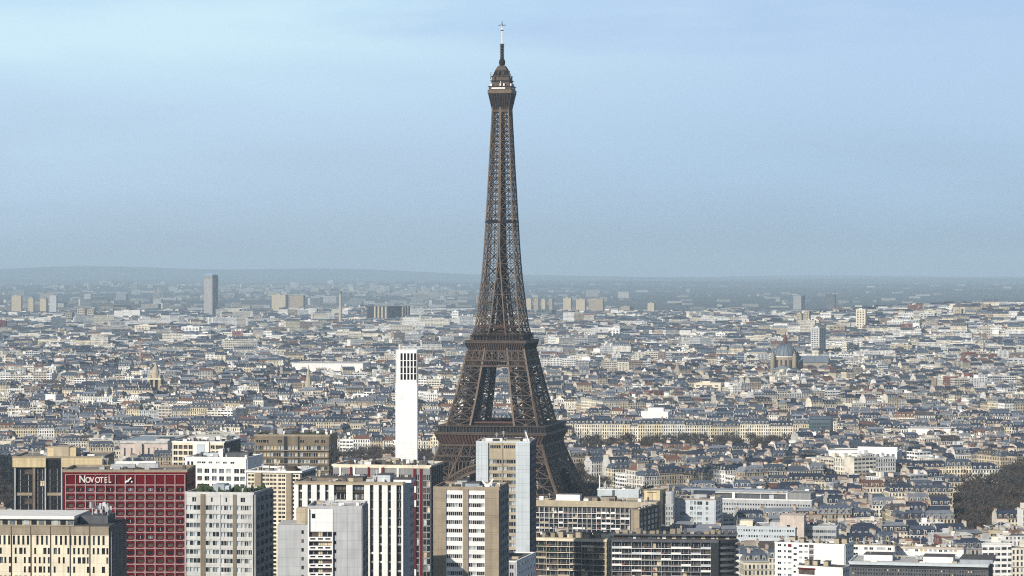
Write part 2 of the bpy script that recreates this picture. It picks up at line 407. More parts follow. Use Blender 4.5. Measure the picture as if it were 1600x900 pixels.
# first platform
fp = MB()
ring(fp, 36.6, 13.5, 56.9, 58.0, 'iron'); ring(fp, 36.9, 36.3, 58.01, 58.7, 'iron')
skirt(fp, 33.2, 50.6, 35.9, 56.9, 'iron_red', .8)
for k in range(4):
    for i in range(34):
        u = -1 + 2 * (i + .5) / 34
        fp.beam(rotk((u * 33.2, -33.5, 50.8), k), rotk((u * 36, -36.3, 56.8), k), .35, 'iron', .9)
ring(fp, 34.4, 32.5, 49.6, 50.8, 'iron')
ring(fp, 33.5, 13.6, 50.8, 51.3, 'iron_dark')
fpo = fp.build('first_platform', ir)
m = MB(); lattice_band(m, 43.2, 49.8, 5.6, .42, 'iron', .5, 1.0, True); m.build('lattice_frieze', fpo)
m = MB(); lattice_band(m, 40.0, 43.0, 2.6, .3, 'iron', .7, 1.0); m.build('lattice_frieze', fpo)
m = MB()   # glazed gallery
for k in range(4):
    p = [(-34.5, -34.5, 58.1), (34.5, -34.5, 58.1), (34.5, -34.3, 58.1), (-34.5, -34.3, 58.1), (-34.5, -34.5, 62.1), (34.5, -34.5, 62.1), (34.5, -34.3, 62.1), (-34.5, -34.3, 62.1)]
    m.hexa([rotk(q, k) for q in p], 'g_dark')
    for i in range(33):
        u = -35.3 + 70.6 * i / 32
        m.beam(rotk((u, -35.3, 58), k), rotk((u, -35.3, 62.2), k), .3, 'iron')
m.build('gallery', fpo)
m = MB(); ring(m, 35.9, 27.5, 62.15, 62.7, 'iron'); m.build('gallery_roof', fpo)
m = MB()
for sx, sy, a, b_ in ((0, -1, 13, 5), (0, 1, 13, 5), (-1, 0, 5, 11), (1, 0, 5, 11)):
    cx, cy = sx * 21.5, sy * 21.5
    m.box(cx - a, cx + a, cy - b_, cy + b_, 58.0, 64.0, 'iron_dark'); m.box(cx - a - .6, cx + a + .6, cy - b_ - .6, cy + b_ + .6, 64.0, 64.8, 'iron_red')
m.build('pavilion', fpo)
# arches
for k in range(4):
    m = MB()
    def A(r_, t):
        x = r_ * math.cos(t); zc = .3 + r_ * math.sin(t)
        return rotk((x, -(ho_(zc) + 1.0), zc), k)
    t0 = R(20); nseg = 36
    for i in range(nseg):
        ta = t0 + (math.pi - 2 * t0) * i / nseg; tb = t0 + (math.pi - 2 * t0) * (i + 1) / nseg
        m.beam(A(34.6, ta), A(34.6, tb), .8, 'iron_lit', 1.5); m.beam(A(38.6, ta), A(38.6, tb), .8, 'iron_lit', 1.1)
        m.beam(A(34.6, ta), A(38.6, tb), .35, 'iron'); m.beam(A(38.6, ta), A(34.6, tb), .35, 'iron')
        m.beam(A(34.6, ta), A(38.6, ta), .5, 'iron')
        # arcade posts up to the frieze
        x = 38.6 * math.cos(ta); zc = .3 + 38.6 * math.sin(ta)
        if 27 < zc < 38.5:
            m.beam(rotk((x, -ho_(zc) - .2, zc), k), rotk((x, -ho_(40) - .2, 40), k), .55, 'iron', .5)
    # frame of the spandrel
    for s in (-1, 1):
        m.beam(rotk((s * hi_(24), -ho_(24) - .3, 24), k), rotk((s * hi_(42), -ho_(42) - .3, 42), k), 1.1, 'iron_lit')
    m.build('arch', ir)
# second platform
sp_ = MB()
ring(sp_, 20.2, 6.0, 115.2, 116.1, 'iron'); ring(sp_, 20.4, 20.0, 116.11, 117.0, 'iron')
skirt(sp_, 18.4, 110.6, 19.9, 115.2, 'iron', .5)
for k in range(4):
    for i in range(26):
        u = -1 + 2 * (i + .5) / 26
        sp_.beam(rotk((u * 18.5, -18.7, 110.8), k), rotk((u * 20, -20.1, 115.1), k), .22, 'iron_dark', .5)
ring(sp_, 18.9, 17.6, 109.9, 110.7, 'iron')
# storey on the deck
ring(sp_, 15.9, 9.5, 116.1, 119.4, 'iron_dark'); ring(sp_, 17.4, 6.0, 119.5, 120.2, 'iron_dark')
ring(sp_, 13.0, 5.0, 120.2, 122.7, 'iron_dark'); ring(sp_, 13.4, 4.0, 125.8, 126.5, 'iron_red')
for k in range(4):
    for i in range(17):
        u = -17.2 + 34.4 * i / 16
        sp_.beam(rotk((u, -17.2, 116), k), rotk((u, -17.2, 121.2), k), .25, 'iron')
    sp_.beam(rotk((-17.3, -17.3, 121.2), k), rotk((17.3, -17.3, 121.2), k), .25, 'iron')
    sp_.box(*sorted((rotk((-3, -9, 0), k)[0], rotk((3, -7, 0), k)[0])), *sorted((rotk((-3, -9, 0), k)[1], rotk((3, -7, 0), k)[1])), 120.3, 124.6, 'iron_red')
spo = sp_.build('second_platform', ir)
m = MB(); lattice_band(m, 104.3, 110.2, 4.7, .42, 'iron', .4, 1.0, True); m.build('lattice_frieze', spo)
m = MB(); lattice_band(m, 100.8, 103.9, 1.7, .24, 'iron', .5, 1.0)
ring(m, ho_(100.4) + .6, ho_(100.4) - .3, 99.9, 100.7, 'iron'); m.build('lattice_frieze', spo)
m = MB(); ring(m, 18.1, 8, 103.6, 104.3, 'iron_dark')
for k in range(4):
    for i in range(6):
        u = -8 + 16 * i / 5; m.beam(rotk((u, -17.6, 102), k), rotk((u, 17.6, 102), k), .4, 'iron_dark')
m.build('deck_beam', spo)
# top gallery
tp = MB()
tp.frus(5.3, 266.5, 7.4, 277, 'iron_dark')
for k in range(4):
    for i in range(9):
        u = -1 + i / 4
        tp.beam(rotk((u * 5.3, -5.4, 266), k), rotk((u * 7.5, -7.6, 277), k), .28, 'iron')
ring(tp, 5.7, 5.0, 265.2, 266.5, 'iron')
tp.frus(7.9, 277.0, 7.9, 279.3, 'iron_lit')
tp.frus(7.3, 279.3, 7.3, 281.4, 'iron'); tp.frus(7.8, 281.4, 7.8, 281.8, 'iron')
tp.frus(6.0, 281.8, 5.6, 288.0, 'iron'); tp.frus(6.6, 285.0, 6.6, 285.4, 'iron_dark'); tp.frus(6.2, 288.0, 6.0, 288.5, 'iron')
tp.frus(5.2, 288.5, 3.8, 292.0, 'iron_dark'); tp.frus(3.9, 292.0, 2.2, 295.2, 'iron')
to = tp.build('top_gallery', ir)
m = MB()
for k in range(4):
    m.box(*sorted((rotk((-5.4, -7.5, 0), k)[0], rotk((3.6, -7.42, 0), k)[0])), *sorted((rotk((-5.4, -7.5, 0), k)[1], rotk((3.6, -7.42, 0), k)[1])), 279.9, 280.8, 'white')
    for u in (-5.5, .4, 2.8):
        x, y, _ = rotk((u, -7.0, 0), k); m.box(x - .45, x + .45, y - .45, y + .45, 281.8, 283.3, 'white')
m.build('light_panel', to)
m = MB(); rr = random.Random(3)
for i in range(44):
    a = rr.random() * 6.283; r_ = rr.uniform(5.0, 7.6); z0 = rr.uniform(281.5, 288.5); x, y = r_ * math.cos(a), r_ * math.sin(a)
    m = MB(); hgt = rr.uniform(1.2, 4.0); wd = rr.choice((.2, .3, .8))
    m.box(x - wd / 2, x + wd / 2, y - wd / 2, y + wd / 2, z0, z0 + hgt, rr.choice(('iron_dark', 'iron', 'darkgrey', 'steel')))
    m.beam((x, y, z0 + .4), (x * .75, y * .75, z0 + .4), .2, 'iron_dark'); m.build('aerial', to)
m = MB(); m.tube([(1.2, 294.5), (1.9, 296), (2.1, 297.6), (1.8, 299), (1.15, 300), (1.15, 309.4)], 12, 'iron_dark')
for zz in (300.6, 302.4, 304.2, 306, 307.8, 309): m.tube([(1.5, zz), (1.5, zz + .45)], 10, 'iron')
m.build('lantern', ir)
m = MB()
for x in (-.32, .32):
    for y in (-.32, .32): m.beam((x, y, 309.4), (x, y, 322), .2, 'white')
for i in range(12): m.box(-.5, .5, -.5, .5, 310 + i, 310.45 + i, 'white' if i % 2 else 'steel')
m.box(-.8, .8, -.8, .8, 318.0, 318.5, 'iron_dark')
for k in range(4): m.beam((0, 0, 321.8), rotk((2.4, 0, 321.6), k), .35, 'darkgrey', .5)
m.beam((0, 0, 321.4), (0, 0, 324), .45, 'darkgrey')
m.build('antenna', ir)
# masonry feet
for sx in (-1, 1):
    for sy in (-1, 1):
        m = MB(); m.frus(15, 0, 13.2, 3.2, 'tan_light', sx * 44, sy * 44); m.build('foot', ir)
# ------------------------------------------------------------------ hand-made buildings
FOOT = []   # (x, y, radius) kept free of generated houses
PRE = []    # image rectangles (x0, x1, ytop) with distance, for the visibility test
WIN = {}
class T:
    """a building placed by its front right corner; u runs along the front, v back into the depth"""
    def __init__(s, name, label, cat, xl, xr, xs, yt, D, depth, mat, group=None, base=None):
        s.s = FOC / D; s.xl = xl; s.yt = yt
        phi = math.atan((800 - xr) / FOC)
        a = math.asin(max(-.9, min(.9, (xs - xr) / (s.s * depth))))
        s.th = a - phi; s.k = s.s * math.cos(s.th); s.W = (xr - xl) / s.k; s.d = depth
        u = Vector((math.cos(s.th), -math.sin(s.th))); v = Vector((math.sin(s.th), math.cos(s.th)))
        fr = Vector(((xr - 800) / s.s, D)); c = fr - u * (s.W / 2) + v * (depth / 2)
        s.zb = terr1(c.x, c.y) if base is None else base
        s.H = CAMZ - (yt - HY) / s.s - s.zb; s.mat = mat; s.cat = cat
        s.root = empty(name, (c.x, c.y, s.zb), -s.th); tag(s.root, label, cat, group)
        n_ = max(1, int(math.ceil(s.W / max(depth, 12))))
        for i in range(n_):
            q = fr - u * (s.W * (i + .5) / n_) + v * (depth / 2); FOOT.append((q.x, q.y, max(depth, s.W / n_) * .62))
        PRE.append((xl, max(xr, xs), yt, D)); s.wall = MB(); s.wins = []
        s.vis = CAMZ - (905 - HY) / s.s - s.zb
    def U(s, px): return (px - s.xl) / s.k
    def Z(s, py): return s.H - (py - s.yt) / s.s
    def P(s, face, u, z, w):
        if face == 'f': q = (u, -w)
        elif face == 's': q = (s.W + w, u)
        elif face == 'l': q = (-w, s.d - u)
        else: q = (s.W - u, s.d + w)
        return (q[0] - s.W / 2, q[1] - s.d / 2, z)
    def fb(s, face, u0, u1, z0, z1, w0, w1, mat, mb=None):
        a = s.P(face, u0, z0, w0); b = s.P(face, u1, z1, w1)
        (mb or s.wall).box(a[0], b[0], min(a[1], b[1]), max(a[1], b[1]), z0, z1, mat)
    def bx(s, u0, u1, y0, y1, z0, z1, mat, mb=None):
        (mb or s.wall).box(u0 - s.W / 2, u1 - s.W / 2, y0 - s.d / 2, y1 - s.d / 2, z0, z1, mat)
    def core(s, mat=None, top=None):
        s.bx(0, s.W, 0, s.d, 0, top or s.H, mat or s.mat)
    def facade(s, face, u0, u1, z0, z1, rows, t=.4, mat=None, panes=('g_dark', 'g_dark', 'g_mid', 'g_light'), w0=0.0, sp_mat=None, weights=None):
        mat = mat or s.mat; rows = sorted(rows, key=lambda r: r[0]); zc = z0
        for c, d, hs in rows:
            if c < z0 or d > z1 or not hs: continue
            if c > zc: s.fb(face, u0, u1, zc, c, w0, w0 + t, sp_mat or mat)
            uc = u0
            for a, b in sorted(hs):
                a = max(a, u0); b = min(b, u1)
                if b - a < .15: continue
                if a > uc + .01: s.fb(face, uc, a, c, d, w0, w0 + t, mat)
                s.wins.append((face, a, b, c, d, w0, rnd.choices(panes, weights)[0])); uc = b
            if uc < u1 - .01: s.fb(face, uc, u1, c, d, w0, w0 + t, mat)
            zc = d
        if zc < z1: s.fb(face, u0, u1, zc, z1, w0, w0 + t, sp_mat or mat)
    def rows(s, y0, h, pitch, cols, zmin=3.0, skip=0):
        """window rows from image row y0 downwards; cols in metres"""
        z = s.Z(y0); r = []; i = 0
        hh, pp = h / s.s, pitch / s.s
        while z - hh > zmin:
            cc = cols(i) if callable(cols) else cols
            r.append((z - hh, z, cc)); z -= pp; i += 1
        return r
    def cols(s, a, b, n, frac=.6):
        """n windows between metres a..b"""
        c = (b - a) / n; return [(a + c * (i + .5 - frac / 2), a + c * (i + .5 + frac / 2)) for i in range(n)]
    def side_grid(s, y0, h, pitch, n, frac=.6, mat=None, face='s', **kw):
        s.facade(face, 0, s.d, 0, s.H, s.rows(y0, h, pitch, s.cols(0.4, s.d - .4, n, frac)), mat=mat, **kw)
    def roof(s, mat='roofgravel', parapet=.8, pm=None, over=.35):
        m = MB(); H = s.H; pm = pm or s.mat; o = over
        s.bx(.3, s.W - .3, .3, s.d - .3, H, H + .12, mat, m)
        r = m.build('roof', s.root)
        m = MB(); W, d = s.W, s.d
        s.bx(-o, W + o, -o, .35, H + .004, H + parapet, pm, m); s.bx(-o, W + o, d - .35, d + o, H + .004, H + parapet, pm, m)
        s.bx(-o, .3, .352, d - .352, H + .004, H + parapet, pm, m); s.bx(W - .3, W + o, .352, d - .352, H + .004, H + parapet, pm, m)
        m.build('parapet', r); return r
    def unit(s, x0, x1, y, h, v0, v1, mat='tan_light', name='roof_unit'):
        """box on the roof between image columns x0..x1, top h metres over the roof"""
        m = MB(); s.bx(s.U(x0), s.U(x1), s.d * v0, s.d * v1, s.H + .1, s.H + h, mat, m); 
        s.bx(s.U(x0) - .15, s.U(x1) + .15, s.d * v0 - .15, s.d * v1 + .15, s.H + h, s.H + h + .2, 'roofdark', m)
        return m.build(name, s.root)
    def clutter(s, n=10, seed=1, hmax=2.4, u0=.05, u1=.95):
        r_ = random.Random(seed)
        for i in range(int(n * 1.7)):
            m = MB()
            a = r_.uniform(u0, u1) * s.W; v = r_.uniform(.1, .85) * s.d; ww = r_.uniform(.5, 3.0); dd = r_.uniform(.5, 2.5); hh = r_.uniform(.4, hmax)
            s.bx(a, min(a + ww, s.W * u1 + .5), v, min(v + dd, s.d - .4), s.H + .12, s.H + .12 + hh, r_.choice(('metal', 'white', 'tan_light', 'darkgrey', 'roofdark', 'lightgrey', 'darkbrown')), m)
            m.build('roof_vent', s.root)
        for i in range(3):
            m = MB()
            a = r_.uniform(.1, .9) * s.W; v = r_.uniform(.2, .8) * s.d; hh = r_.uniform(2.5, 5)
            m.beam((a - s.W / 2, v - s.d / 2, s.H), (a - s.W / 2, v - s.d / 2, s.H + hh), .14, 'steel')
            for q in range(3): m.beam((a - s.W / 2 - .6, v - s.d / 2, s.H + hh - .3 - .4 * q), (a - s.W / 2 + .6, v - s.d / 2, s.H + hh - .3 - .4 * q), .08, 'steel')
            m.build('aerial', s.root)
    def done(s, maxwin=100):
        s.wall.build('wall', s.root)
        ws = sorted(s.wins, key=lambda q: (q[3] < s.vis, q[0] != 'f', -q[4]))
        one, rest = ws[:maxwin], ws[maxwin:]
        one = [q for q in one if q[3] > s.vis - 8]; rest = [q for q in ws if q not in set(one)] if len(one) < len(ws) else []
        for f, a, b, c, d, w0, mt in one:
            k = (f, round(b - a, 1), round(d - c, 1), mt)
            if k not in WIN:
                m = MB(); x, z = k[1] / 2, k[2] / 2
                if k[1] < .2: x = .1
                if f in 'fb': m.box(-x, x, -.03, .03, -z, z, mt)
                else: m.box(-.03, .03, -x, x, -z, z, mt)
                # glazing bars
                fr_ = 'steel' if mt in ('g_dark', 'g_mid', 'g_black') else 'darkgrey'
                if x > .5:
                    if f in 'fb': m.box(-.05, .05, -.06, .06, -z, z, fr_)
                    else: m.box(-.06, .06, -.05, .05, -z, z, fr_)
                WIN[k] = m.mesh('window')
            o = bpy.data.objects.new('window', WIN[k]); COL.objects.link(o); o.parent = s.root
            p = s.P(f, (a + b) / 2, (c + d) / 2, w0 + .07); o.location = p
        if rest:
            m = MB()
            for f, a, b, c, d, w0, mt in rest: s.fb(f, a, b, c, d, w0 + .03, w0 + .1, mt, m)
            o = m.build('window', s.root); o['kind'] = 'stuff'
        return s.root

# A --- cream office block, bottom left
t = T('office_block', 'long cream office block with rows of narrow dark windows, below the red hotel', 'building', -75, 170, 196, 823, 912, 26, 'cream')
t.core('brown')
def colsA(i):
    if i == 0: return [(t.U(x), t.U(x + 3.6)) for x in np.arange(-71, 166, 7.45) if (x - 15) % 31 > 2.5]
    r_ = random.Random(40 + i); o = []
    for bay in range(8):
        x0 = -74 + bay * 30.8
        for q in range(4):
            if r_.random() < .72: o.append((t.U(x0 + 3 + q * 7.2), t.U(x0 + 3 + q * 7.2 + r_.choice((3.2, 3.2, 5.2)))))
    return o
rw = [(t.Z(852), t.Z(837.5), colsA(0))] + [(q[0], q[1], q[2]) for q in t.rows(856.5, 10, 14.6, lambda i: colsA(i + 1))]
t.facade('f', 0, t.W, 0, t.Z(836), rw, .5, panes=('g_dark', 'g_black', 'g_mid'), weights=(5, 3, 1.3))
t.fb('f', 0, t.W, t.Z(836), t.H, 0, .7, 'tan')
for x in np.arange(-46, 166, 31.0): t.fb('f', t.U(x) - .1, t.U(x) + .1, 0, t.Z(823), .5, .78, 'darkbrown')
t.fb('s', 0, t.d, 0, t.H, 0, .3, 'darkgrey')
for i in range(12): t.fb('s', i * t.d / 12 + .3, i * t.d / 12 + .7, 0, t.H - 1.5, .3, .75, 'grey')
m = MB(); t.bx(0, t.U(112), 2, t.d - 3, t.H, t.H + 2.1, 'tan_light', m); t.bx(-1, t.U(114), 1.0, t.d - 2, t.H + 2.1, t.H + 3.1, 'white', m)
o = m.build('penthouse', t.root)
for i, x in enumerate(np.arange(-70, 108, 11.5)):
    m = MB(); t.bx(t.U(x), t.U(x + 8.3), 1.9, 1.98, t.H + .3, t.H + 1.8, ('g_dark', 'g_light', 'g_dark', 'g_mid')[i % 4], m); m.build('window', o)
m = MB(); t.bx(t.U(114), t.W, 0.5, t.d, t.H, t.H + .2, 'roofdark', m); t.bx(t.U(116), t.U(160), 8, 20, t.H + .2, t.H + 2.6, 'darkgrey', m); m.build('roof', t.root)
r_ = random.Random(5)
for i in range(26):
    m = MB()
    a = t.U(r_.uniform(128, 160)) - t.W / 2; v = r_.uniform(-4, 3); h0 = t.H + 2.6 + r_.uniform(0, 2.5)
    m.box(a - r_.uniform(.1, .5), a + r_.uniform(.1, .5), v - .2, v + .2, h0, h0 + r_.uniform(.5, 2.0), r_.choice(('steel', 'metal', 'darkgrey'))); m.build('antenna', t.root)
for x in (131, 139, 147, 156): m = MB(); m.beam((t.U(x) - t.W / 2, -1, t.H + 2.6), (t.U(x) - t.W / 2, -1, t.H + 6.4), .2, 'steel'); m.build('antenna_mast', t.root)
t.done()

# B --- red hotel
t = T('hotel_tower', 'red panelled hotel tower with pale grid lines and a white sign along its top', 'building', 98, 291, 304, 738, 990, 24, 'redside')
t.core('redside')
cw = (289 - 102.5) / 12; g0 = t.U(102.5); px = 1 / t.k
def colB(i): return [(t.U(102.5 + j * cw) + 3.3 * px, t.U(102.5 + (j + 1) * cw) - 3.1 * px) for j in range(12)]
yB = 759.5
rw = t.rows(yB + 2.6, 5.6, 12.4, colB)
t.facade('f', 0, t.W, 0, t.H, rw, .35, 'red', panes=('g_brown', 'g_brown', 'g_black', 'g_mid'), weights=(6, 3, 2, .5))
m = MB()   # pale grid
for j in range(13): t.fb('f', t.U(102.5 + j * cw) - .16, t.U(102.5 + j * cw) + .16, 0, t.Z(741), .35, .75, 'pinkgrid', m)
zz = t.Z(757.8); k = 0
t.fb('f', g0 - .16, t.U(289), t.Z(742) , t.Z(741), .36, .7, 'pinkgrid', m)
while zz > 2: t.fb('f', g0 - .16, t.U(289), zz - .17, zz + .17, .36, .7, 'pinkgrid', m); zz -= 12.4 / t.s
m.build('grid_frame', t.root)
m = MB()   # rounded corners of each red cell
zz = t.Z(757.8); k = 0
while zz > 2:
    for j in range(12):
        a, b = t.U(102.5 + j * cw) + .16, t.U(102.5 + (j + 1) * cw) - .16
        for (u, s_) in ((a, 1), (b, -1)):
            for (z_, sz) in ((zz - .17, -1), (zz - 12.4 / t.s + .17, 1)):
                P0 = t.P('f', u, z_, .36); P1 = t.P('f', u + s_ * .55, z_, .36); P2 = t.P('f', u, z_ + sz * .5, .36)
                bI = len(m.v); m.v += [P0, P1, P2]
                # facing outwards
                m.f.append((bI, bI + 1, bI + 2) if s_ * sz > 0 else (bI, bI + 2, bI + 1)); m.m.append(m.mi('pinkgrid'))
    zz -= 12.4 / t.s
o = m.build('cell_corner', t.root); o['kind'] = 'stuff'
t.side_grid(758, 6, 12.4, 6, .5, 'redside', panes=('g_brown', 'g_black'))
t.roof('roofgravel', .9, 'tan')
m = MB(); t.bx(t.U(168), t.U(206), 7, 10, t.H + 1, t.H + 2.2, 'metal', m); t.bx(t.U(211), t.U(243), 7, 10, t.H + 1, t.H + 2.4, 'metal', m); t.bx(t.U(172), t.U(236), 12, 13, t.H + 1.5, t.H + 2.9, 'white', m)
m.build('roof_duct', t.root); t.clutter(9, 12, 1.4)
def text3d(body, size, mat, parent, loc, rot, name='letter', spacing=1.0, bold=.012, sx=1.0):
    c = bpy.data.curves.new(name, 'FONT'); c.body = body; c.size = size; c.extrude = .06; c.offset = bold; c.space_character = spacing
    c.materials.append(M[mat])
    tmp = bpy.data.objects.new(name, c); me = bpy.data.meshes.new_from_object(tmp); bpy.data.objects.remove(tmp)
    o = bpy.data.objects.new(name, me); COL.objects.link(o); o.parent = parent; o.location = loc; o.rotation_euler = rot; o.scale = (sx, 1, 1)
    return o
sg = MB(); t.fb('f', t.U(121), t.U(178), t.Z(755), t.Z(743), .76, .8, 'red', sg); sg = sg.build('sign', t.root)
x = 123.5
for ch, hgt, wd in (('N', 11.2, 9.6), ('O', 8.8, 7.6), ('V', 8.8, 7.2), ('O', 8.8, 7.4), ('T', 8.8, 7.0), ('E', 8.8, 6.4), ('L', 11.2, 6.2)):
    q = t.P('f', t.U(x), t.Z(754), .9)
    size = hgt / t.s / .70
    text3d(ch, size, 'white', sg, (q[0], q[1], q[2]), (R(90), 0, 0), 'letter', 1, .05, wd * .93 / (hgt * .95)); x += wd + .15
em = MB()   # white curved emblem with dot
pts = [(196, 754), (198, 751.5), (200.5, 752), (201.5, 749), (203.5, 748.5), (205, 746)]
for (xa, ya), (xb, yb_) in zip(pts[:-1], pts[1:]): em.beam(t.P('f', t.U(xa), t.Z(ya), .85), t.P('f', t.U(xb), t.Z(yb_), .85), .62, 'white', .5)
q = t.P('f', t.U(206), t.Z(752.5), .85); em.box(q[0] - .25, q[0] + .25, q[1] - .1, q[1] + .1, q[2] - .25, q[2] + .25, 'white')
em.build('emblem', t.root)
t.done()

# C --- dark glass tower with sandy crown
t = T('glass_tower', 'dark glass tower with sandy stone crown, behind the red hotel', 'building', 20, 160, 178, 716, 1150, 30, 'crown')
t.core('black')
for a, b in ((20, 72), (96, 160)): t.fb('f', t.U(a), t.U(b), t.Z(730), t.H, 0, 1.6, 'crown')
t.fb('f', t.U(72), t.U(96), t.Z(731), t.Z(719), 0, .4, 'g_black')
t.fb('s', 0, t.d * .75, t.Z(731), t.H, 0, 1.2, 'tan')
for a in (22.5, 70, 95.5): t.fb('f', t.U(a), t.U(a + 2), 0, t.Z(730), 0, 1.1, 'lightgrey')
t.fb('f', t.U(51), t.U(55), 0, t.Z(730), 0, .9, 'brown')
for y_ in (770,): t.fb('f', t.U(25), t.U(50), t.Z(y_ + 4.5), t.Z(y_), 0, .5, 'tan'); t.fb('f', t.U(72), t.U(95), t.Z(y_ + 4.5), t.Z(y_), 0, .5, 'tan')
rr = random.Random(8)
for i in range(16):
    z1 = t.Z(733 + i * 9.3)
    for a, b in ((25, 37.5), (37.5, 50.5), (55.5, 62), (62, 69.5), (72.5, 83), (83, 95), (98, 112), (112, 126), (126, 142), (142, 158)):
        t.wins.append(('f', t.U(a) + .15, t.U(b) - .15, z1 - 2.0, z1, .0, rr.choices(('g_black', 'g_dark', 'g_brown', 'g_mid', 'g_cream'), (9, 3, .8, .25, .25))[0]))
t.roof('roofgravel', .7, 'tan')
m = MB(); t.bx(t.U(68), t.U(113), 8, 20, t.H, t.H + 3.6, 'crown', m); t.bx(t.U(78), t.U(102), 7.6, 20.3, t.H, t.H + 3.9, 'tan_light', m); m.build('roof_unit', t.root)
t.clutter(8, 3, 1.6); t.done()

# D --- grey white residential tower with planted roof
t = T('residential_tower', 'grey and white residential tower with a planted roof, right of the red hotel', 'building', 288, 395.5, 424, 773, 930, 24, 'lightgrey')
t.core('grey')
P_ = 13.85
cD = [(289, 312), (320, 342), (344.5, 363.5), (369.5, 394)]
def colD(i):
    return [(t.U(a + (b - a) * q / 4 + .6), t.U(a + (b - a) * (q + 1) / 4 - .2)) for a, b in cD for q in range(4)]
rw = t.rows(790.5, 7.2, P_, colD)
t.facade('f', 0, t.W, 0, t.Z(788), rw, .45, 'offwhite', panes=('g_dark', 'g_black', 'g_mid', 'g_light', 'paleblue'), weights=(3, 1, 3, 3, 2))
t.facade('f', 0, t.W, t.Z(788), t.H, [(t.Z(785), t.Z(778), [(t.U(299), t.U(305)), (t.U(329), t.U(331.5)), (t.U(352), t.U(354.5)), (t.U(376), t.U(383))])], .45, 'offwhite', panes=('g_dark',))
for a, b in ((312.5, 319.5), (364, 369)): t.fb('f', t.U(a), t.U(b), 0, t.H, .45, .75, 'brown')
for a in (288.3, 343.2): t.fb('f', t.U(a), t.U(a + 1), 0, t.H, .45, .62, 'lightgrey')
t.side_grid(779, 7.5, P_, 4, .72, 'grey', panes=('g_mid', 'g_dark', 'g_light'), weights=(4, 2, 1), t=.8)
t.roof('roofdark', .7, 'offwhite', over=.2)
m = MB(); r_ = random.Random(11)
for i in range(70):
    a = r_.uniform(.06, .97) * t.W - t.W / 2; v = r_.uniform(.08, .7) * t.d - t.d / 2; hh = r_.uniform(.6, 2.6); ww = r_.uniform(.4, 1.3)
    m.hexa([(a - ww, v - ww * .8, t.H), (a + ww, v - ww, t.H), (a + ww * .9, v + ww, t.H), (a - ww, v + ww * .9, t.H), (a - ww * .4, v - ww * .3, t.H + hh), (a + ww * .5, v - ww * .5, t.H + hh * .9), (a + ww * .3, v + ww * .5, t.H + hh * .8), (a - ww * .5, v + ww * .5, t.H + hh)], 'plant')
m.build('roof_garden', t.root)
m = MB(); t.bx(t.U(325), t.U(342), 6, 12, t.H, t.H + 2.7, 'zinc', m); t.bx(t.U(346), t.U(352), 4, 7, t.H, t.H + 2.4, 'paleblue', m); m.build('roof_unit', t.root)
t.clutter(8, 21, 1.8); t.done()

# E --- white block with square window grid
t = T('white_block', 'white block with a grid of square windows, behind the planted roof tower', 'building', 287, 385, 409, 717, 1200, 22, 'white')
t.core('white')
rw = t.rows(733, 7, 11.9, [(t.U(x), t.U(x + 7.6)) for x in (295, 307, 318.5, 330.3, 342, 353.5, 366, 375.5)])
rw += [(t.Z(725), t.Z(722), [(t.U(x), t.U(x + 6)) for x in (307, 314, 325, 337, 348, 360)])]
t.facade('f', 0, t.W, 0, t.H, rw, .5, panes=('g_dark', 'g_mid', 'g_brown', 'g_light'), weights=(4, 3, 2, 1))
for x in (291, 297): t.fb('f', t.U(x), t.U(x + 3.4), t.Z(738), t.Z(722), .5, .58, 'g_dark')
t.side_grid(733, 7, 11.9, 3, .45, 'white')
t.roof('roofdark', .6, 'white')
m = MB(); t.bx(t.U(331), t.U(338), 8, 11, t.H, t.H + 3.4, 'white', m); t.bx(t.U(304), t.U(330), 9, 15, t.H, t.H + 1.5, 'paleblue', m); t.bx(t.U(340), t.U(378), 9, 16, t.H, t.H + 1.8, 'darkgrey', m); m.build('roof_unit', t.root)
t.clutter(12, 31, 1.6); t.done()

# F --- cream and brown gridded block behind
t = T('panel_block', 'cream framed block with brown windows, just beyond the white square window block', 'building', 268, 350, 375, 692, 1330, 30, 'cream')
t.core('darkbrown')
ff = [(t.U(x), t.U(x + 6.4)) for x in (270, 278, 286, 294, 329, 337, 343)]
t.facade('f', 0, t.W, 0, t.H, t.rows(696, 6.2, 9.2, ff), .5, panes=('g_black', 'g_brown', 'g_dark'))
t.fb('f', t.U(303), t.U(327), t.Z(712), t.Z(690), .5, 1.2, 'white'); t.fb('f', t.U(308), t.U(320), t.Z(712), t.Z(694), 1.2, 1.3, 'paleblue')
t.side_grid(700, 5, 9.2, 4, .5, 'darkgrey', panes=('g_dark',)); t.roof('roofdark', .6, 'white'); t.clutter(14, 41, 1.8); t.done()

# G --- brown banded block
t = T('banded_block', 'brown banded block with long rows of pale windows, left of the white chimney', 'building', 397, 514, 526, 682, 1300, 26, 'brown')
t.core('darkbrown')
def colG(i):
    o = []
    for a, b, n_ in ((399, 443, 8), (449, 465, 3), (468, 512, 8)):
        o += [(t.U(a) + (t.U(b) - t.U(a)) * (q + .08) / n_, t.U(a) + (t.U(b) - t.U(a)) * (q + .92) / n_) for q in range(n_)]
    return o
t.facade('f', 0, t.W, 0, t.Z(695), t.rows(697, 6, 10.6, colG), .4, panes=('g_light', 'g_mid', 'g_dark', 'g_cream'), weights=(4, 3, 4, 2))
t.facade('f', 0, t.W, t.Z(695), t.H, [(t.Z(692), t.Z(688), [(t.U(x), t.U(x + 6)) for x in (400, 407, 413, 434, 469, 492, 502)])], .4, panes=('g_black',))
for a, b in ((443.5, 448.5), (465.2, 467.5)): t.fb('f', t.U(a), t.U(b), 0, t.H, .4, .55, 'black')
for i in range(14): t.fb('f', 0, t.W, t.Z(704.6 + i * 10.6), t.Z(703.4 + i * 10.6), .4, 1.1, 'tan')
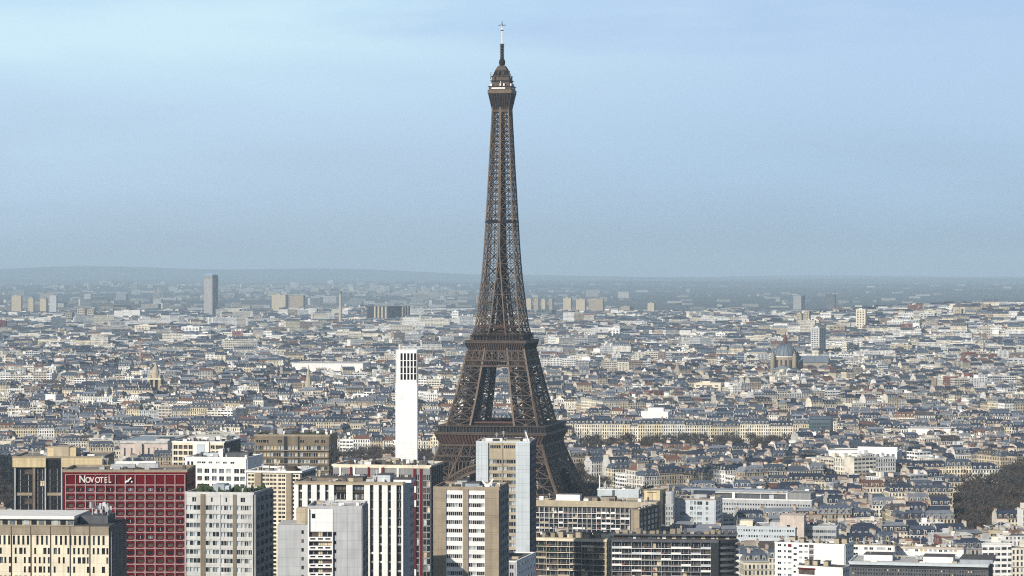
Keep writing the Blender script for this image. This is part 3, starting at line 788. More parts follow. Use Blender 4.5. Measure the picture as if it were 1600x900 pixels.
t.side_grid(697, 6, 10.6, 4, .8, 'brown', panes=('g_mid', 'g_light'))
t.roof('roofdark', .8, 'tan'); t.unit(441, 460, 0, 2.6, .3, .6, 'slate'); t.clutter(26, 51, 2.4)
m = MB(); r_ = random.Random(9)
for i in range(30):
    a = r_.uniform(.03, .97) * t.W - t.W / 2; v = r_.uniform(.04, .3) * t.d - t.d / 2; ww = .8; hh = r_.uniform(.8, 1.8)
    m.frus(ww, t.H, ww * .5, t.H + hh, 'plant', a, v)
m.build('roof_garden', t.root); t.done()

# H --- tan block of tiny windows
t = T('tan_block', 'tan tower of tiny paired windows, between the planted roof tower and the striped tower', 'building', 385, 469, 492, 739, 1100, 24, 'tan_light')
t.core('tan_light')
hh = []
for a, b, n_ in ((386, 396.5, 2), (409, 432, 4), (434, 446, 2), (457, 467, 2)):
    hh += [(t.U(a) + (t.U(b) - t.U(a)) * (q + .1) / n_, t.U(a) + (t.U(b) - t.U(a)) * (q + .9) / n_) for q in range(n_)]
t.facade('f', 0, t.W, 0, t.H, t.rows(742, 3.6, 6.45, hh), .3, 'cream', panes=('g_dark', 'g_black', 'g_brown'))
for a, b in ((397.5, 408), (447.5, 456)): t.fb('f', t.U(a), t.U(b), 0, t.H, .3, 1.0, 'tan')
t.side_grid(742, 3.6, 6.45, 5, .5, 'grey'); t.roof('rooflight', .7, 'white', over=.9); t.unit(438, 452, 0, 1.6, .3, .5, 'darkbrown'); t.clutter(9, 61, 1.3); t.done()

# I --- white vertical stripes
t = T('striped_tower', 'tower of tall white vertical ribs with dark window strips between', 'building', 459, 630, 646, 755.5, 1050, 24, 'white')
t.core('black')
zx = lambda v: 420 + v / 4.5
piers = [(175, 205), (232, 270), (296, 335), (358, 395), (420, 458), (545, 590), (673, 712), (738, 775), (798, 838), (862, 900), (935, 948)]
for a, b in piers: t.fb('f', t.U(zx(a)), t.U(zx(b)), 0, t.H - .6, 0, 1.3, 'white')
t.fb('f', 0, t.W, t.H - .6, t.H, 0, 1.4, 'tan_light')
rr = random.Random(77)
for (a0, a), (b, b1) in zip(piers[:-1], piers[1:]):
    u0, u1 = t.U(zx(a)), t.U(zx(b)); z1 = t.Z(758); i = 0
    while z1 > 4:
        if u1 - u0 > 3:
            for q in range(3): t.wins.append(('f', u0 + (u1 - u0) * q / 3 + .05, u0 + (u1 - u0) * (q + 1) / 3 - .05, z1 - 1.9, z1 - .1, 0, rr.choice(('g_brown', 'g_black', 'g_dark', 'g_mid'))))
            t.fb('f', u0, u1, z1 - 2.8, z1 - 2.3, 0, .9, 'white' if (i % 3 == 1) else 'darkbrown')
        else:
            t.wins.append(('f', u0 + .1, u1 - .1, z1 - 1.8, z1, 0, rr.choice(('g_black', 'g_dark', 'g_dark'))))
            t.fb('f', u0, u1, z1 - 2.7, z1 - 2.0, 0, .35, rr.choice(('grey', 'lightgrey', 'white', 'darkgrey', 'darkgrey')))
        z1 -= 13.8 / t.s; i += 1
t.facade('s', 0, t.d, 0, t.H, t.rows(768, 7, 13.8, [(t.d * .62, t.d * .74), (t.d * .82, t.d * .93)]), .4, 'lightgrey', panes=('g_dark', 'g_mid'))
t.roof('roofgravel', .5, 'tan', over=.1)
t.unit(487, 560, 0, 1.3, .35, .7, 'brown'); t.unit(586, 606, 0, 2.6, .2, .6, 'paleblue'); t.unit(613, 641, 0, 1.2, .1, .5, 'white'); t.clutter(16, 71, 1.8); t.done()

# J --- pale concrete tower in front
t = T('concrete_tower', 'pale blank concrete tower with a stack of balconies and a low wing, front row', 'building', 481, 565, 573.5, 795, 900, 20, 'lightgrey')
t.core('lightgrey')
x0, x1 = t.U(483), t.U(519)
t.fb('f', x0, t.U(520), t.Z(831), t.H - .1, 0, .5, 'white'); t.fb('f', t.U(487), t.U(492.5), t.Z(810), t.Z(803), .5, .56, 'g_black')
for i in range(22):
    zt = t.Z(832 + i * 13.9)
    if zt < 4: break
    for q, (a, b) in enumerate(((483, 497), (497.5, 503.5), (504, 518.5))):
        t.wins.append(('f', t.U(a), t.U(b), zt - 1.35, zt, 0, rnd.choices(('g_dark', 'g_cream', 'g_brown', 'g_light'), (4, 3, 2, 1))[0] if q != 1 else 'g_cream'))
    m_ = t.wall
    t.fb('f', x0, x1, zt - 2.65, zt - 1.38, .9, 1.1, 'white'); t.fb('f', x0, x1, zt - 2.72, zt - 2.66, 0, 1.1, 'white')
    for a in (485, 497, 508.5): t.fb('f', t.U(a), t.U(a + 8), zt - 2.2, zt - 1.72, 1.1, 1.13, 'g_black')
t.fb('f', t.U(481), x0, 0, t.H, 0, 1.15, 'white'); t.fb('f', x1, t.U(520.2), 0, t.Z(831), 0, 1.15, 'white')
t.facade('f', t.U(520.2), t.W, 0, t.H, t.rows(831.5, 5.5, 13.9, [(t.U(521.5), t.U(525.5))]), .3, 'lightgrey', panes=('g_dark', 'g_brown'))
for x in (543,): t.fb('f', t.U(x), t.U(x + .4), 0, t.H, .3, .33, 'grey')
t.side_grid(838, 7.5, 13.9, 2, .7, 'grey', panes=('g_mid', 'g_dark')); t.roof('rooflight', .9, 'lightgrey', over=.15)
# low wing with round stair
m = MB(); wl = t.U(432.5); t.bx(wl, t.U(481) - .004, 1.0, 16, 0, t.Z(821), 'lightgrey', m); t.bx(wl + .4, t.U(476), 1.5, 15.5, t.Z(821) , t.Z(821) + .2, 'rooflight', m)
for a, b, c, d in ((wl, t.U(478), 1.0, 1.3), (wl, wl + .3, 1.3, 16)): t.bx(a, b, c, d, t.Z(821) + .2, t.Z(820), 'white', m)
wg = m.build('low_wing', t.root)
for i in range(20):
    zt = t.Z(829.5 + i * 13.9)
    if zt < 4: break
    m = MB(); t.bx(t.U(470), t.U(473.6), .94, .99, zt - 1.1, zt, 'g_brown' if i % 2 else 'g_dark', m); m.build('window', wg)
m = MB(); m.tube([(2.3, t.Z(821)), (2.3, t.Z(797)), (2.0, t.Z(795))], 20, 'tan_light', t.U(471.5) - t.W / 2, -t.d / 2 + 5); m.build('stair_tower', t.root)
t.clutter(6, 81, 1.0); t.done()

# K --- brown grid tower with red stripes
t = T('gridded_tower', 'dark gridded tower with two red vertical stripes, at the foot of the white chimney', 'building', 519, 672, 691, 730, 1250, 26, 'tan')
t.core('darkbrown')
cols_ = [(t.U(x) + .12, t.U(x + 5.75) - .12) for x in np.arange(519.5, 668, 5.9) if not (645 < x + 3 < 651 or 656 < x + 3 < 661)]
t.facade('f', 0, t.W, 0, t.H - .6, t.rows(732, 8.2, 10.1, cols_), .35, 'grey', panes=('g_dark', 'g_brown', 'g_mid', 'g_black', 'g_cream', 'g_light'), weights=(5, 4, 2, 3, .7, .8))
t.fb('f', 0, t.W, t.H - .6, t.H, 0, .6, 'cream')
for a, b in ((646, 650.5), (656.3, 660.2)): t.fb('f', t.U(a), t.U(b), 0, t.H - .7, .35, .6, 'redside')
for y0_ in (760, 782, 890): t.fb('f', t.U(646), t.U(650.5), t.Z(y0_ + 10), t.Z(y0_), .6, .7, 'white')
for i, x in enumerate((529, 546, 551, 574, 592, 597, 620)): t.fb('f', t.U(x), t.U(x + 3), t.Z(750), t.Z(731), .35, .7, 'redside' if i % 2 else 'white')
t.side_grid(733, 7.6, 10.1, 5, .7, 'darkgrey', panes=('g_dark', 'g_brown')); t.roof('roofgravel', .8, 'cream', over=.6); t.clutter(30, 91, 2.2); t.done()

# L --- tan tower with white window bays
t = T('tan_tower', 'tan brick tower with two columns of white banded windows, front row centre', 'building', 677, 780, 793.5, 765, 950, 22, 'tan')
t.core('tan')
def colL(i):
    o = []
    for a, b in ((697.6, 722.5), (732.5, 757.5)):
        e = [a, a + (b - a) * .24, a + (b - a) * .5, a + (b - a) * .76, b]
        o += [(t.U(e[q]) + .04, t.U(e[q + 1]) - .04) for q in range(4)]
    return o
for a, b in ((697, 723), (732, 758)):
    pass
rw = t.rows(773.5, 6.2, 13.35, colL)
t.facade('f', t.U(697), t.U(758), 0, t.Z(767), rw, .35, 'white', panes=('g_dark', 'g_black', 'g_light', 'g_mid'), weights=(5, 2, 2.5, 1.5))
t.fb('f', t.U(697), t.U(758), t.Z(767), t.H, 0, .35, 'tan')
for a, b in ((677, 697), (723.2, 731.8), (758, 780)): t.fb('f', t.U(a), t.U(b), 0, t.H, .004 if a != 723.2 else .354, .7, 'tan')
for i in range(14):
    zq = t.Z(779 + i * 26.7)
    if zq > 2:
        for a, b in ((677, 697), (758, 780)): t.fb('f', t.U(a), t.U(b), zq - .06, zq + .06, .7, .72, 'brown')
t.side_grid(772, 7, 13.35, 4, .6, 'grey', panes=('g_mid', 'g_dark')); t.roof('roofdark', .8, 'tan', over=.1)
t.unit(708, 724, 0, 2.2, .4, .7, 'lightgrey'); t.unit(724, 746, 0, 1.6, .2, .55, 'zinc'); t.clutter(10, 101, 1.6)
m = MB()   # white V mast
c0 = (t.U(760) - t.W / 2, -t.d / 2 + 4, t.H)
m.beam(c0, (c0[0] - 1.0, c0[1], t.H + 1.2), .7, 'white'); m.beam((c0[0], c0[1], t.H + .3), (c0[0] - 1.9, c0[1], t.H + 2.6), .55, 'white'); m.beam((c0[0], c0[1], t.H + .3), (c0[0] + 1.7, c0[1], t.H + 3.2), .55, 'white'); m.box(c0[0] - .6, c0[0] + .6, c0[1] - .6, c0[1] + .6, t.H, t.H + 1.4, 'white')
m.build('forked_mast', t.root); t.done()

# M --- pale blue tower
t = T('pale_tower', 'tall pale blue tower with two blank side panels, in front of the iron tower', 'building', 744, 828, 836.5, 692, 1200, 24, 'paleblue')
t.core('grey')
t.fb('f', 0, t.U(763), 0, t.H, 0, 1.0, 'paleblue'); t.fb('f', t.U(806.5), t.W, 0, t.H, 0, 1.0, 'paleblue')
def colM(i):
    return [(t.U(a) + .06, t.U(b) - .06) for a, b in ((764, 770), (770, 776.5), (776.5, 784), (786, 792), (792, 798.5), (798.5, 806))]
t.facade('f', t.U(763), t.U(806.5), 0, t.Z(717), t.rows(718.5, 6.0, 10.85, colM), .35, 'tan_light', panes=('g_light', 'g_mid', 'g_dark', 'g_black'), weights=(3, 2, 2.5, 2))
t.facade('f', t.U(763), t.U(806.5), t.Z(717), t.H, [(t.Z(701), t.Z(696), [(t.U(a) + .06, t.U(b) - .06) for a, b in ((766, 771), (771, 776), (776, 782.5), (787, 793), (793, 799), (799, 805))])], .35, 'tan_light', panes=('g_dark', 'g_black'))
t.fb('f', t.U(784.2), t.U(785.8), 0, t.H, .35, .6, 'tan')
for x in (752.5, 816): t.fb('f', t.U(x), t.U(x) + .06, 0, t.H, 1.0, 1.02, 'grey')
for i in range(16):
    for a, b in ((0, t.U(763)), (t.U(806.5), t.W)): t.fb('f', a, b, t.Z(712 + i * 21.7), t.Z(711.8 + i * 21.7), 1.0, 1.02, 'grey')
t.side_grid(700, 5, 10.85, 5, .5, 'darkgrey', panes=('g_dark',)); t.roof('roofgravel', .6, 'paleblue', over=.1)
t.unit(757, 783, 0, 1.6, .2, .7, 'white'); t.unit(790, 812, 0, 1.2, .1, .6, 'tan_light')
m = MB(); m.beam((t.U(824) - t.W / 2, -8, t.H + 1), (t.U(820) - t.W / 2, -8, t.H + 4.2), .45, 'white'); m.box(t.U(822) - t.W / 2, t.U(826) - t.W / 2, -9, -7, t.H, t.H + 1.4, 'white'); m.build('crane_arm', t.root)
t.clutter(18, 111, 1.4); t.done()

# low annex at the foot of M
t = T('roadside_block', 'low dark roofed block with white banded wall, at the foot of the pale blue tower', 'building', 700, 806, 837, 879, 1080, 34, 'lightgrey')
t.core('lightgrey'); t.facade('f', 0, t.W, 0, t.H, t.rows(883, 6, 12, t.cols(0.5, t.W - .5, 12, .7)), .3); t.facade('s', 0, t.d, 0, t.H, t.rows(883, 4, 12, t.cols(0.5, t.d - .5, 6, .7)), .3, 'white')
t.roof('roofdark', .6, 'white'); t.clutter(8, 112, 1.0); t.done()

# N --- white chimney
t = T('white_chimney', 'tall plain white chimney shaft with vertical slots near its top', 'chimney', 617.8, 652, 653.6, 547, 1312, 10.0, 'white_tile')
t.core('white_tile', t.Z(598)); W_ = t.W
for a, b in ((0, W_),):
    for f, L_, zt in (('f', t.W, 1), ('s', t.d, 1), ('l', t.d, 1), ('b', t.W, 1)):
        sl = [(L_ * .23 + L_ * .155 * q, L_ * .23 + L_ * .155 * q + L_ * .10) for q in range(5)]
        uc = 0; z0_, z1_ = t.Z(598), t.H
        i0 = .42
        for a, b in sl: t.fb(f, uc, a, z0_, z1_, -i0, 0, 'white_tile'); uc = b
        t.fb(f, uc, L_, z0_, z1_, -i0, 0, 'white_tile')
        for y0_, y1_ in ((547, 552), (563, 564), (573, 574), (583.5, 584.5), (593.5, 598)): t.fb(f, 0.004, L_ - .004, t.Z(y1_), t.Z(y0_) - .004, -i0 + .06, -.01, 'white_tile')
t.bx(.6, t.W - .6, .6, t.d - .6, t.Z(598), t.H - 1.5, 'g_black')
o = t.done()
# ------------------------------------------------------------------ lower slabs on the right
def balconies(t, u0, u1, y0, pitch, n, seg, seed, proj=1.3, pmats=('white',), rail=.9, solid=.35, pier='tan', back=('g_black', 'g_dark', 'g_brown', 'g_cream'), wts=(6, 4, 2, .4), piers=None):
    """n open galleries: recessed windows, slab edge, rail or solid parapet pieces; seg = number of bays"""
    r_ = random.Random(seed); W = u1 - u0
    pr = MB(); 
    for i in range(n):
        zt = t.Z(y0 + i * pitch); zf = zt - pitch / t.s
        if zf < 1: break
        t.fb('f', u0, u1, zf - .02, zf + .22, 0, proj, pmats[0] if r_.random() < .9 else 'lightgrey')
        for q in range(seg):
            a, b = u0 + W * q / seg, u0 + W * (q + 1) / seg
            mid = a + (b - a) * r_.uniform(.4, .6)
            t.wins.append(('f', a + .15, mid - .05, zf + .25, zt - .1, 0, r_.choices(back, wts)[0])); t.wins.append(('f', mid + .05, b - .15, zf + .25, zt - .1, 0, r_.choices(back, wts)[0]))
            if r_.random() < solid: t.fb('f', a, b, zf + .224, zf + .22 + rail, proj - .12, proj, r_.choice(pmats), pr)
            else: t.fb('f', a, b, zf + rail + .12, zf + rail + .2, proj - .1, proj - .04, 'grey', pr)
            if r_.random() < .3: t.fb('f', a + .3, a + 1.4, zf + .224, zf + r_.uniform(.6, 1.3), .2, .9, r_.choice(('plant', 'g_cream', 'g_red', 'white', 'brown')), pr)
    pr.build('balcony_rail', t.root)
    for q in (piers if piers is not None else range(seg + 1)):
        a = u0 + W * q / seg
        t.fb('f', a - .14, a + .14, 1, t.Z(y0 - 1), 0, proj - .15, pier)

# O
t = T('balcony_block', 'dark apartment slab with short white balconies, directly right of the pale blue tower', 'building', 822, 1026, 1032, 786, 1570, 14, 'tan')
t.core('darkbrown'); u3 = t.U(985)
balconies(t, 0, u3, 796, 8.3, 9, 22, 5, pmats=('white', 'tan_light', 'white'), solid=.42, pier='steel')
t.fb('f', 0, t.W, t.Z(794), t.H, 0, 1.0, 'tan_light')
t.facade('f', u3 + .2, t.W, 0, t.Z(795), t.rows(800, 5, 8.3, t.cols(u3 + 1, t.W - 1, 4, .5)), .4, 'tan')
t.side_grid(800, 5, 8.3, 3); t.roof('roofgravel', .5, 'tan_light'); t.unit(868, 905, 0, 3.6, .2, .7, 'white'); t.unit(914, 932, 0, 2.2, .2, .6, 'tan'); t.unit(938, 960, 0, 2.6, .2, .6, 'tan'); t.clutter(22, 121, 2.2)
t.done()
# O2 small yellow stair head with white wing
t = T('stair_head_block', 'sandy yellow blank block standing above the dark slab with white balconies', 'building', 1007, 1031, 1041, 767, 1640, 12, 'crown')
t.core('crown'); t.fb('f', t.U(1011), t.U(1026), t.Z(770.5), t.Z(769.5), 0, .05, 'darkbrown'); t.fb('f', t.U(1019), t.U(1020), t.Z(790), t.Z(770), 0, .05, 'tan'); t.roof('roofgravel', .4, 'tan_light')
m = MB(); m.tube([(3.0, 0), (3.0, t.H - 2), (2.4, t.H - .8)], 18, 'lightgrey', t.W / 2 + 3.4, 2); m.build('round_tower', t.root); t.done()
t = T('office_block', 'pale blue topped office block on a cream base, left of the sandy yellow block', 'building', 934, 998, 1000, 766, 1680, 12, 'tan_light')
t.core('tan_light'); t.fb('f', 0, t.W, t.H - 4.5, t.H, 0, .4, 'paleblue'); t.facade('f', 0, t.W, 0, t.H - 5, t.rows(779, 3, 8, t.cols(0, t.W, 9, .5)), .3, 'tan_light')
t.fb('f', t.U(957), t.U(960), t.H - 5, t.H, .4, .9, 'darkgrey'); t.roof('rooflight', .4, 'white')
m = MB(); m.beam((t.U(936) - t.W / 2, 0, t.H), (t.U(936) - t.W / 2, 0, t.H + 8), .5, 'white'); m.build('mast', t.root); t.clutter(6, 131, 1.4); t.done()
# P
t = T('gallery_block', 'cream framed slab with long open galleries, beside the foot of the pale blue tower', 'building', 818, 949, 958.5, 843, 1425, 15, 'tan_light')
t.core('darkbrown')
balconies(t, 0, t.U(946), 846.5, 9.35, 8, 7, 6, pmats=('cream', 'plant', 'tan_light'), solid=.25, pier='tan_light', rail=.8)
t.fb('f', 0, t.W, t.Z(847), t.H, 0, 1.35, 'cream')
t.facade('f', t.U(946), t.W + 0, 0, t.Z(848), t.rows(849, 5, 9.35, [(t.U(948.5), t.U(952.5) )]), 1.3, 'tan_light', panes=('g_dark', 'g_brown'))
t.side_grid(849, 5, 9.35, 2); t.roof('roofgravel', .4, 'tan_light'); r_ = random.Random(4)
for i in range(9):
    x = 832 + i * 13; t.unit(x, x + r_.uniform(5, 12), 0, r_.uniform(1.5, 3.0), r_.uniform(.2, .4), r_.uniform(.5, .8), r_.choice(('tan', 'tan_light', 'cream')))
t.clutter(14, 132, 2.0); t.done()
# Q with rounded dark end
t = T('balcony_block', 'long dark slab with curved end and white balcony strips, bottom centre right', 'building', 957, 1123, 1124, 845, 1400, 16, 'black')
t.core('black')
balconies(t, 0, t.U(1111), 849, 9.1, 8, 10, 12, pmats=('white', 'paleblue', 'white'), solid=.42, pier='grey', rail=.85)
t.fb('f', t.U(1111), t.W, 0, t.H, 0, 1.3, 'black'); t.fb('f', 0, t.W, t.Z(848), t.H + .3, 0, 1.5, 'darkgrey')
rr = random.Random(23)
m = MB(); t.bx(.5, t.U(1150), 3, 13, t.H, t.H + 2.1, 'darkbrown', m); t.bx(-.4, t.U(1152), 1.0, 15, t.H + 2.1, t.H + 2.6, 'darkgrey', m); ph = m.build('penthouse', t.root)
for i in range(24):
    a = t.U(959 + i * 7.6)
    if rr.random() < .6:
        m = MB(); t.bx(a, a + rr.uniform(1, 2.2), 2.9, 2.97, t.H + .4, t.H + 1.8, rr.choice(('g_light', 'white', 'g_cream', 'g_mid')), m); m.build('window', ph)
m = MB()
for i in range(17):
    a = t.U(962 + i * 10.6); ww = rr.uniform(1, 2.6); t.bx(a, a + ww, 5, 8, t.H + 2.6, t.H + 2.6 + rr.uniform(1.0, 2.6), rr.choice(('tan', 'tan', 'tan_light', 'darkgrey')), m)
m.build('chimney', t.root)
# curved end: real rounded volume with balcony bands
m = MB(); R_ = 8.0; cx, cy = t.W / 2 + 1.5, 0
m.tube([(R_ - 1.4, 0), (R_ - 1.4, t.H)], 28, 'g_dark', cx, cy)
for i in range(14):
    zf = t.H - i * 9.1 / t.s
    if zf < 1: break
    m.tube([(R_, zf - 1.25), (R_ + .02, zf - .2)], 28, 'darkgrey' if i else 'black', cx, cy)
m.build('rounded_end', t.root)
t.roof('roofdark', .3, 'darkgrey'); t.done()
# O3 angled dark wing
t = T('corner_block', 'low brown block with slanting dark glazed side, above the long dark curved slab', 'building', 990, 999, 1029, 797, 1490, 30, 'tan')
t.core('tan'); t.side_grid(800, 6, 8.5, 5, .8, 'darkbrown', panes=('g_dark', 'g_mid', 'g_light')); t.roof('roofdark', .6, 'brown'); t.clutter(8, 133, 1.2); t.done()
# R
t = T('office_block', 'pale blue grey office block with gridded windows, left of the long grey slab', 'building', 1052, 1117, 1128, 781, 1650, 24, 'paleblue')
t.core('lightgrey')
t.facade('f', 0, t.W, 0, t.H - .8, t.rows(784, 5.4, 8.2, [(t.U(a) + .1, t.U(b) - .1) for a, b in ((1063, 1072), (1079, 1084), (1085, 1089), (1090, 1098), (1103, 1107.5))]), .35, 'paleblue', panes=('g_mid', 'g_mid', 'g_dark', 'g_light'))
t.side_grid(784, 5, 8.2, 3, .85, 'white', panes=('g_mid',)); t.roof('roofgravel', .5, 'tan_light'); t.unit(1080, 1100, 0, 2.2, .4, .8, 'lightgrey'); t.clutter(8, 141, 1.2); t.done()
t = T('office_block', 'grey ribbed end of the pale blue grey office block, beside the corner block', 'building', 1040, 1052, 1053, 789, 1640, 20, 'lightgrey')
t.core('grey'); t.facade('f', 0, t.W, 0, t.H, t.rows(792, 5, 8, t.cols(0, t.W, 3, .5)), .3, 'lightgrey', panes=('g_mid',)); t.roof('roofgravel', .4, 'lightgrey'); t.done()
# S
t = T('slab_block', 'long grey slab with many rows of small windows, right of centre', 'building', 1128, 1268, 1286, 783, 1710, 40, 'lightgrey')
t.core('grey')
t.facade('f', 0, t.W, 0, t.H, t.rows(789, 2.9, 7.7, t.cols(.5, t.W - .5, 34, .55)), .35, 'lightgrey', panes=('g_dark', 'g_mid', 'g_black'))
t.side_grid(789, 4, 7.7, 4, .4, 'lightgrey'); t.roof('rooflight', .6, 'white')
m = MB(); t.bx(t.U(1120), t.U(1250), 6, 30, t.H, t.H + 3.2, 'darkgrey', m); t.bx(t.U(1118), t.U(1252), 5, 31, t.H + 3.2, t.H + 3.9, 'rooflight', m); t.bx(t.U(1060), t.U(1226), 14, 26, t.H + 3.9, t.H + 4.4, 'zinc', m); t.bx(t.U(1232), t.U(1266), 2, 20, t.H, t.H + 4.2, 'grey', m); m.build('penthouse', t.root)
t.clutter(26, 151, 5.0); t.done()
# T stepped pale building
t = T('stepped_block', 'pale grey stepped building with blank cubic core, in front of the long grey slab', 'building', 1153, 1243, 1250, 825, 1560, 26, 'paleblue')
t.core('paleblue'); 
t.facade('f', 0, t.W, 0, t.H, t.rows(828.5, 3.2, 9.0, t.cols(0.5, t.W - .5, 22, .6)), .35, 'paleblue', panes=('g_dark', 'g_mid', 'g_light'))
m = MB(); t.bx(t.U(1219), t.U(1256), 1, 16, t.H - 8, t.Z(806), 'rose', m); t.bx(t.U(1230), t.U(1234.5), .9, .99, t.Z(826), t.Z(821), 'g_black', m); t.bx(t.U(1156), t.U(1176), 4, 12, t.H, t.Z(816), 'cream', m); t.bx(t.U(1203), t.U(1219) - .01, 2, 18, t.H, t.Z(817), 'lightgrey', m); m.build('stair_core', t.root)
t.roof('rooflight', .5, 'paleblue'); t.clutter(12, 161, 1.5); t.done()
t = T('stepped_block', 'pale grey wing with dark strip windows, right end of the stepped building', 'building', 1250.5, 1307, 1311, 824, 1565, 20, 'paleblue')
t.core('paleblue'); t.facade('f', 0, t.W, 0, t.H, t.rows(829, 4, 9, t.cols(0.2, t.W - .2, 9, .86)), .35, 'lightgrey', panes=('g_dark', 'g_mid', 'g_mid')); t.roof('rooflight', .5, 'paleblue'); t.clutter(8, 162, 1.5); t.done()
# U white L block
t = T('white_apartments', 'bright white apartment block with one red blind in its top row', 'building', 1215, 1320, 1333, 852, 1350, 14, 'white')
t.core('white'); 
cc = [(t.U(a), t.U(b)) for a, b in ((1219.5, 1225), (1229, 1232), (1235, 1240.5), (1252, 1257), (1260, 1265))]
rw = t.rows(854, 3.6, 9.3, cc)
t.facade('f', 0, t.U(1267), 0, t.H, rw, .3, 'white', panes=('g_dark', 'g_mid', 'g_dark', 'g_light'))
rw = t.rows(858, 3, 9.3, [(t.U(1243.6), t.U(1248.5))])
for z0_, z1_, q in rw: t.fb('f', q[0][0], q[0][1], z0_, z1_, .301, .34, 'g_black')
t.fb('f', t.U(1235), t.U(1240.5), t.Z(858), t.Z(853.5), .305, .36, 'redside')
t.fb('f', t.U(1274), t.W, 0, t.H, 0, .5, 'white'); 
for i in range(6): t.fb('f', t.U(1267), t.U(1274), t.Z(861 + i * 9.3), t.Z(859.3 + i * 9.3), 0, .9, 'lightgrey'); t.wins.append(('f', t.U(1267.4), t.U(1273.6), t.Z(858.6 + i * 9.3), t.Z(853.5 + i * 9.3), 0, 'g_brown'))
t.side_grid(854, 4, 9.3, 4, .5, 'white'); t.roof('roofdark', .4, 'white'); r_ = random.Random(6)
for i, x in enumerate((1232, 1247, 1272, 1300, 1312)): t.unit(x, x + r_.uniform(5, 11), 0, r_.uniform(1.6, 2.6), .3, .6, 'tan_light', 'chimney')
t.clutter(8, 163, 1.2); t.done()
t = T('white_apartments', 'long white wing with paired windows, joining the right of the red blind block', 'building', 1333.5, 1397, 1400, 853, 1385, 13, 'white')
t.core('white'); t.facade('f', 0, t.W, 0, t.H, t.rows(856, 4, 9.1, [(t.U(a), t.U(b)) for a, b in ((1335, 1342), (1352, 1357), (1360, 1365.5), (1371, 1385), (1388, 1393))]), .3, 'white'); t.side_grid(856, 4, 9, 2); t.roof('roofgravel', .4, 'tan_light'); t.clutter(16, 164, 2.0); t.done()
t = T('white_apartments', 'white block with narrow mauve cornice and long glazed gallery, bottom right', 'building', 1400.5, 1505, 1509, 857, 1390, 13, 'white')
t.core('white'); t.facade('f', 0, t.W, 0, t.H - .6, t.rows(860, 3.6, 9.6, [(t.U(a), t.U(a + 4.6)) for a in (1403, 1411, 1418, 1433, 1440, 1447, 1454, 1461, 1469, 1477, 1485, 1492)]), .3, 'white', panes=('g_dark', 'g_mid', 'g_cream', 'g_light')); t.fb('f', 0, t.W, t.H - .6, t.H, 0, .6, 'rose'); t.side_grid(862, 4, 9, 2); t.roof('roofgravel', .4, 'tan_light'); t.clutter(16, 165, 1.6); t.done()
t = T('white_apartments', 'low white block with mauve awning in front, below the one with the red blind', 'building', 1248, 1316, 1332, 888, 1300, 12, 'white')
t.core('white'); t.facade('f', 0, t.W, 0, t.H, [(t.Z(901), t.Z(892), [(t.U(1252), t.U(1276))]), (t.Z(915), t.Z(906), [(t.U(1252), t.U(1276))])], .3, 'white', panes=('g_brown',)); t.fb('f', t.U(1251), t.U(1277), t.Z(892), t.Z(890.4), .3, .9, 'redside'); t.side_grid(892, 4, 9.3, 4, .5, 'white'); t.roof('roofdark', .3, 'white'); 
for x in (1256, 1268, 1284): t.unit(x, x + 7, 0, 2.2, .3, .6, 'tan_light', 'chimney')
t.done()
# V dark roofed hall
t = T('long_hall', 'long low hall with dark wall and pale roof edge, bottom right corner', 'building', 1333, 1545, 1552, 884, 1230, 30, 'darkgrey')
t.core('darkbrown'); t.fb('f', 0, t.W, t.H - .7, t.H + .3, 0, 1.0, 'paleblue'); t.fb('f', 0, t.W, t.H - 1.9, t.H - 1.2, 0, .4, 'black')
t.facade('f', 0, t.W, 0, t.H - 2, t.rows(893, 3, 6, t.cols(1, t.W - 1, 50, .5)), .3, 'darkgrey', panes=('g_dark', 'g_brown', 'g_cream'), weights=(6, 3, .6))
t.roof('rooflight', .5, 'paleblue'); t.unit(1352, 1396, 0, 2.6, .3, .7, 'white'); t.unit(1444, 1490, 0, 2.6, .2, .6, 'white'); t.unit(1500, 1550, 0, 1.8, .2, .9, 'zinc'); t.clutter(10, 166, 1.2); t.done()
# W pale terraces on the right edge
t = T('terraced_block', 'beige terraced apartments with small dark windows, at the right edge by the park', 'building', 1549, 1625, 1630, 832, 1600, 22, 'tan_light')
t.core('tan_light'); t.facade('f', 0, t.W, 0, t.H, t.rows(836, 4, 10, lambda i: [(t.U(a), t.U(a + 3.6)) for a in ((1552, 1556, 1573, 1588, 1597, 1610) if i % 2 == 0 else (1555, 1560, 1566, 1583, 1588, 1606))]), .35, 'tan_light', panes=('g_dark', 'g_black', 'g_mid')); t.fb('f', 0, t.W, t.Z(851), t.Z(843), .35, 2.2, 'cream'); t.fb('f', t.U(1560), t.W, t.Z(868), t.Z(862), .35, 3.0, 'cream')
t.roof('roofgravel', .5, 'tan_light')
m = MB(); 
for i in range(9): m.tube([(7.5, t.H - 3.2 * i - 1.0), (7.5, t.H - 3.2 * i)], 24, 'tan', -t.W / 2 - 2, -2); m.tube([(6.3, t.H - 3.2 * i - 3.2), (6.3, t.H - 3.2 * i - 1.0)], 24, 'g_dark', -t.W / 2 - 2, -2, False)
m.build('rounded_bay', t.root); t.clutter(10, 167, 1.5); t.done()
